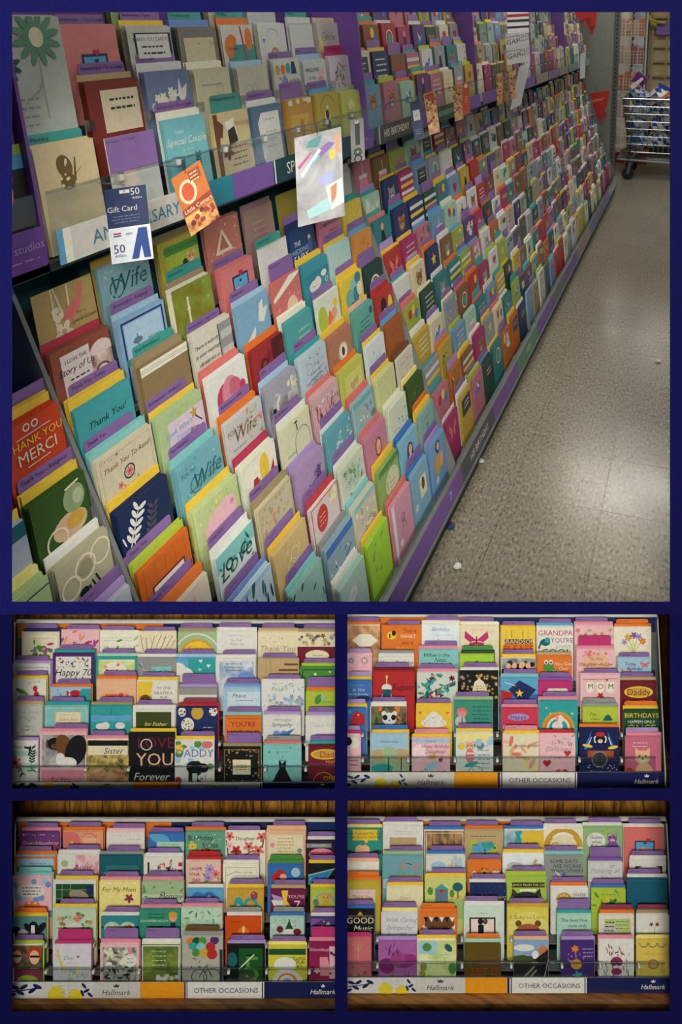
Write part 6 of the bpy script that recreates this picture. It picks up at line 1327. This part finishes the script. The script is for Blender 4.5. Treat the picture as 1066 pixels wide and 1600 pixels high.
m = MB(); quad_y(m, 1027, 1060, 34, 54, 9.1, .006, '#7a5aa4'); tag(m.build('shelf_sign', None, ony(1040, 54, 9.1)), 'purple shelf sign on the beige shelving', 'sign')
for j, (x, y, x2, y2) in enumerate(((1011, 28, 1040, 36), (1014, 24, 1024, 40))):
    m = MB(); m.tube([ony(x, y, 9.05), ony((x + x2) / 2, (y + y2) / 2 + 2, 9.05), ony(x2, y2, 9.05)], .016 - .004 * j, '#b8a83c', 5)
    tag(m.build('ribbon', None, ony(x, y, 9.05)), ['long yellow ribbon on the beige shelving', 'short yellow ribbon on the dark shelf frame'][j], 'ribbon')

# shopping cart with bags
YC = 7.75
cx0 = ony(984, 200, YC).x; zt, zb = ony(990, 150, YC).z, ony(990, 232, YC).z
cart = empty('shopping_cart', (cx0 + .4, YC, 0), 'wire shopping cart full of blue and white bags', 'shopping cart')
L = cart.location
def ring(z, x0, x1, y0, y1): return [Vector((x0, y0, z)), Vector((x1, y0, z)), Vector((x1, y1, z)), Vector((x0, y1, z)), Vector((x0, y0, z))]
tr, br = ring(zt, cx0 - .06, cx0 + .85, YC - .28, YC + .28), ring(zb, cx0 + .02, cx0 + .78, YC - .22, YC + .22)
m = MB()
for f in (0, .14, .28, .42, .56, .7, .85, 1):
    m.tube([a.lerp(b, f) for a, b in zip(tr, br)], .006 if f in (0, 1) else .003, 'chrome', 5)
for i in range(4):
    for q in range(16 if i % 2 == 0 else 10):
        t = q / (16 if i % 2 == 0 else 10)
        m.tube([tr[i].lerp(tr[i + 1], t), br[i].lerp(br[i + 1], t)], .003, 'chrome', 4)
m.build('basket', cart, L)
m = MB()
for y in (YC - .23, YC + .23):
    m.tube([(cx0 + .1, y, zb), (cx0 - .02, y, zb - .12), (cx0 + .04, y, .3), (cx0 - .1, y, .2), (cx0 + .9, y, .17)], .012, 'steel', 6)
    m.tube([(cx0 + .7, y, zb), (cx0 + .62, y, .35), (cx0 + .8, y, .2)], .012, 'steel', 6)
m.build('frame', cart, L)
m = MB()
for q in range(9):
    y = YC - .22 + q * .055; m.tube([(cx0 - .1, y, .2), (cx0 + .9, y, .17)], .004, 'steel', 4)
m.build('lower_rack', cart, L)
for x in (cx0 + .02, cx0 + .75):
    for y in (YC - .24, YC + .24):
        m = MB(); m.tube([(x, y - .015, .06), (x, y + .015, .06)], .06, 'black_rubber', 14); m.build('wheel', cart, L)
        m = MB(); m.box((x - .015, y - .022, .06), (.03, 0, 0), (0, .044, 0), (.02, 0, .12), 'steel'); m.build('caster', cart, L)
m = MB(); m.tube([(cx0 + .88, YC - .28, zt + .1), (cx0 + .88, YC + .28, zt + .1)], .016, 'blue_panel', 8); m.build('handle', cart, L)
def lump(name, cat, label, group, c, r, k, k2, seed):
    rr = random.Random(seed); bm = bmesh.new(); bmesh.ops.create_icosphere(bm, subdivisions=2, radius=1)
    m = MB(); vs_ = []
    for v in bm.verts:
        f = 1 + rr.uniform(-.22, .22); vs_.append(Vector(c) + Vector((v.co.x * r[0] * f, v.co.y * r[1] * f, v.co.z * r[2] * f)))
    for f in bm.faces:
        m.poly([vs_[v.index] for v in f.verts], k if rr.random() < .62 else k2)
    bm.free()
    return tag(m.build(name, None, (c[0], c[1], c[2] - r[2])), label, cat, group)
rc = random.Random(4)
nb = 0
for zz in (zb + .1, zb + .25, zb + .40, zb + .55):
    for q in range(4):
        x = cx0 + .1 + q * .19 + rc.uniform(-.02, .02)
        lump('plastic_bag', 'bag', 'crumpled blue and %s plastic bag in the %s layer of the cart' % ('white' if nb % 2 else 'grey', ['bottom', 'lower middle', 'upper middle', 'top'][nb // 4]), 'bags heaped in the shopping cart', (x, YC - .1 + .14 * (nb % 2), zz), (.105, .12, .085), 'wh' if nb % 2 else '#9ca4ac', '#1f3c84', nb); nb += 1
m = MB(); m.prism([ony(x, y, YC - .1) for x, y in ((985, 128), (997, 112), (1013, 124), (1004, 136), (996, 128))], (0, .1, 0), '#5c1c6c')
tag(m.build('purple_box', None, ony(998, 136, YC - .05)), 'folded purple carton on top of the bags in the cart', 'box')
m = MB(); m.prism([ony(x, y, YC - .16) for x, y in ((984, 135), (1003, 121), (1005, 125), (989, 140))], (0, .05, 0), 'wh')
tag(m.build('white_tray', None, ony(994, 140, YC - .14)), 'white paper tray leaning on the purple carton', 'tray')
m = MB(); m.prism([ony(x, y, YC - .2) for x, y in ((1030, 129), (1048, 138), (1048, 144), (1028, 136))], (0, .04, 0), '#1c3c94')
tag(m.build('blue_strip', None, ony(1040, 144, YC - .2)), 'bright blue packet on top of the cart', 'packet')
m = MB(); m.prism([ony(x, y, YC - .21) for x, y in ((1034, 152), (1047, 142), (1048, 147), (1036, 156))], (0, .03, 0), 'or')
tag(m.build('orange_packet', None, ony(1041, 156, YC - .21)), 'small orange packet on top of the cart', 'packet')

# litter on the floor
for x, y, k, lab in ((715, 887, 'wh', 'crumb of white paper on the floor near the rack'), (752, 722, 'lg', 'tiny scrap of paper by the bay rail'), (1028, 566, 'wh', 'flat white smudge of paper on the floor tiles')):
    p = onf(x, y); p.z = .006
    lump('paper_scrap', 'litter', lab, None, p, (.012, .012, .006), k, 'lg', int(x))
p = onf(704, 826); p.z = .01
lump('blue_scrap', 'litter', 'small dark blue scrap under the bay rail', None, p, (.014, .014, .01), 'nv', 'bk', 3)
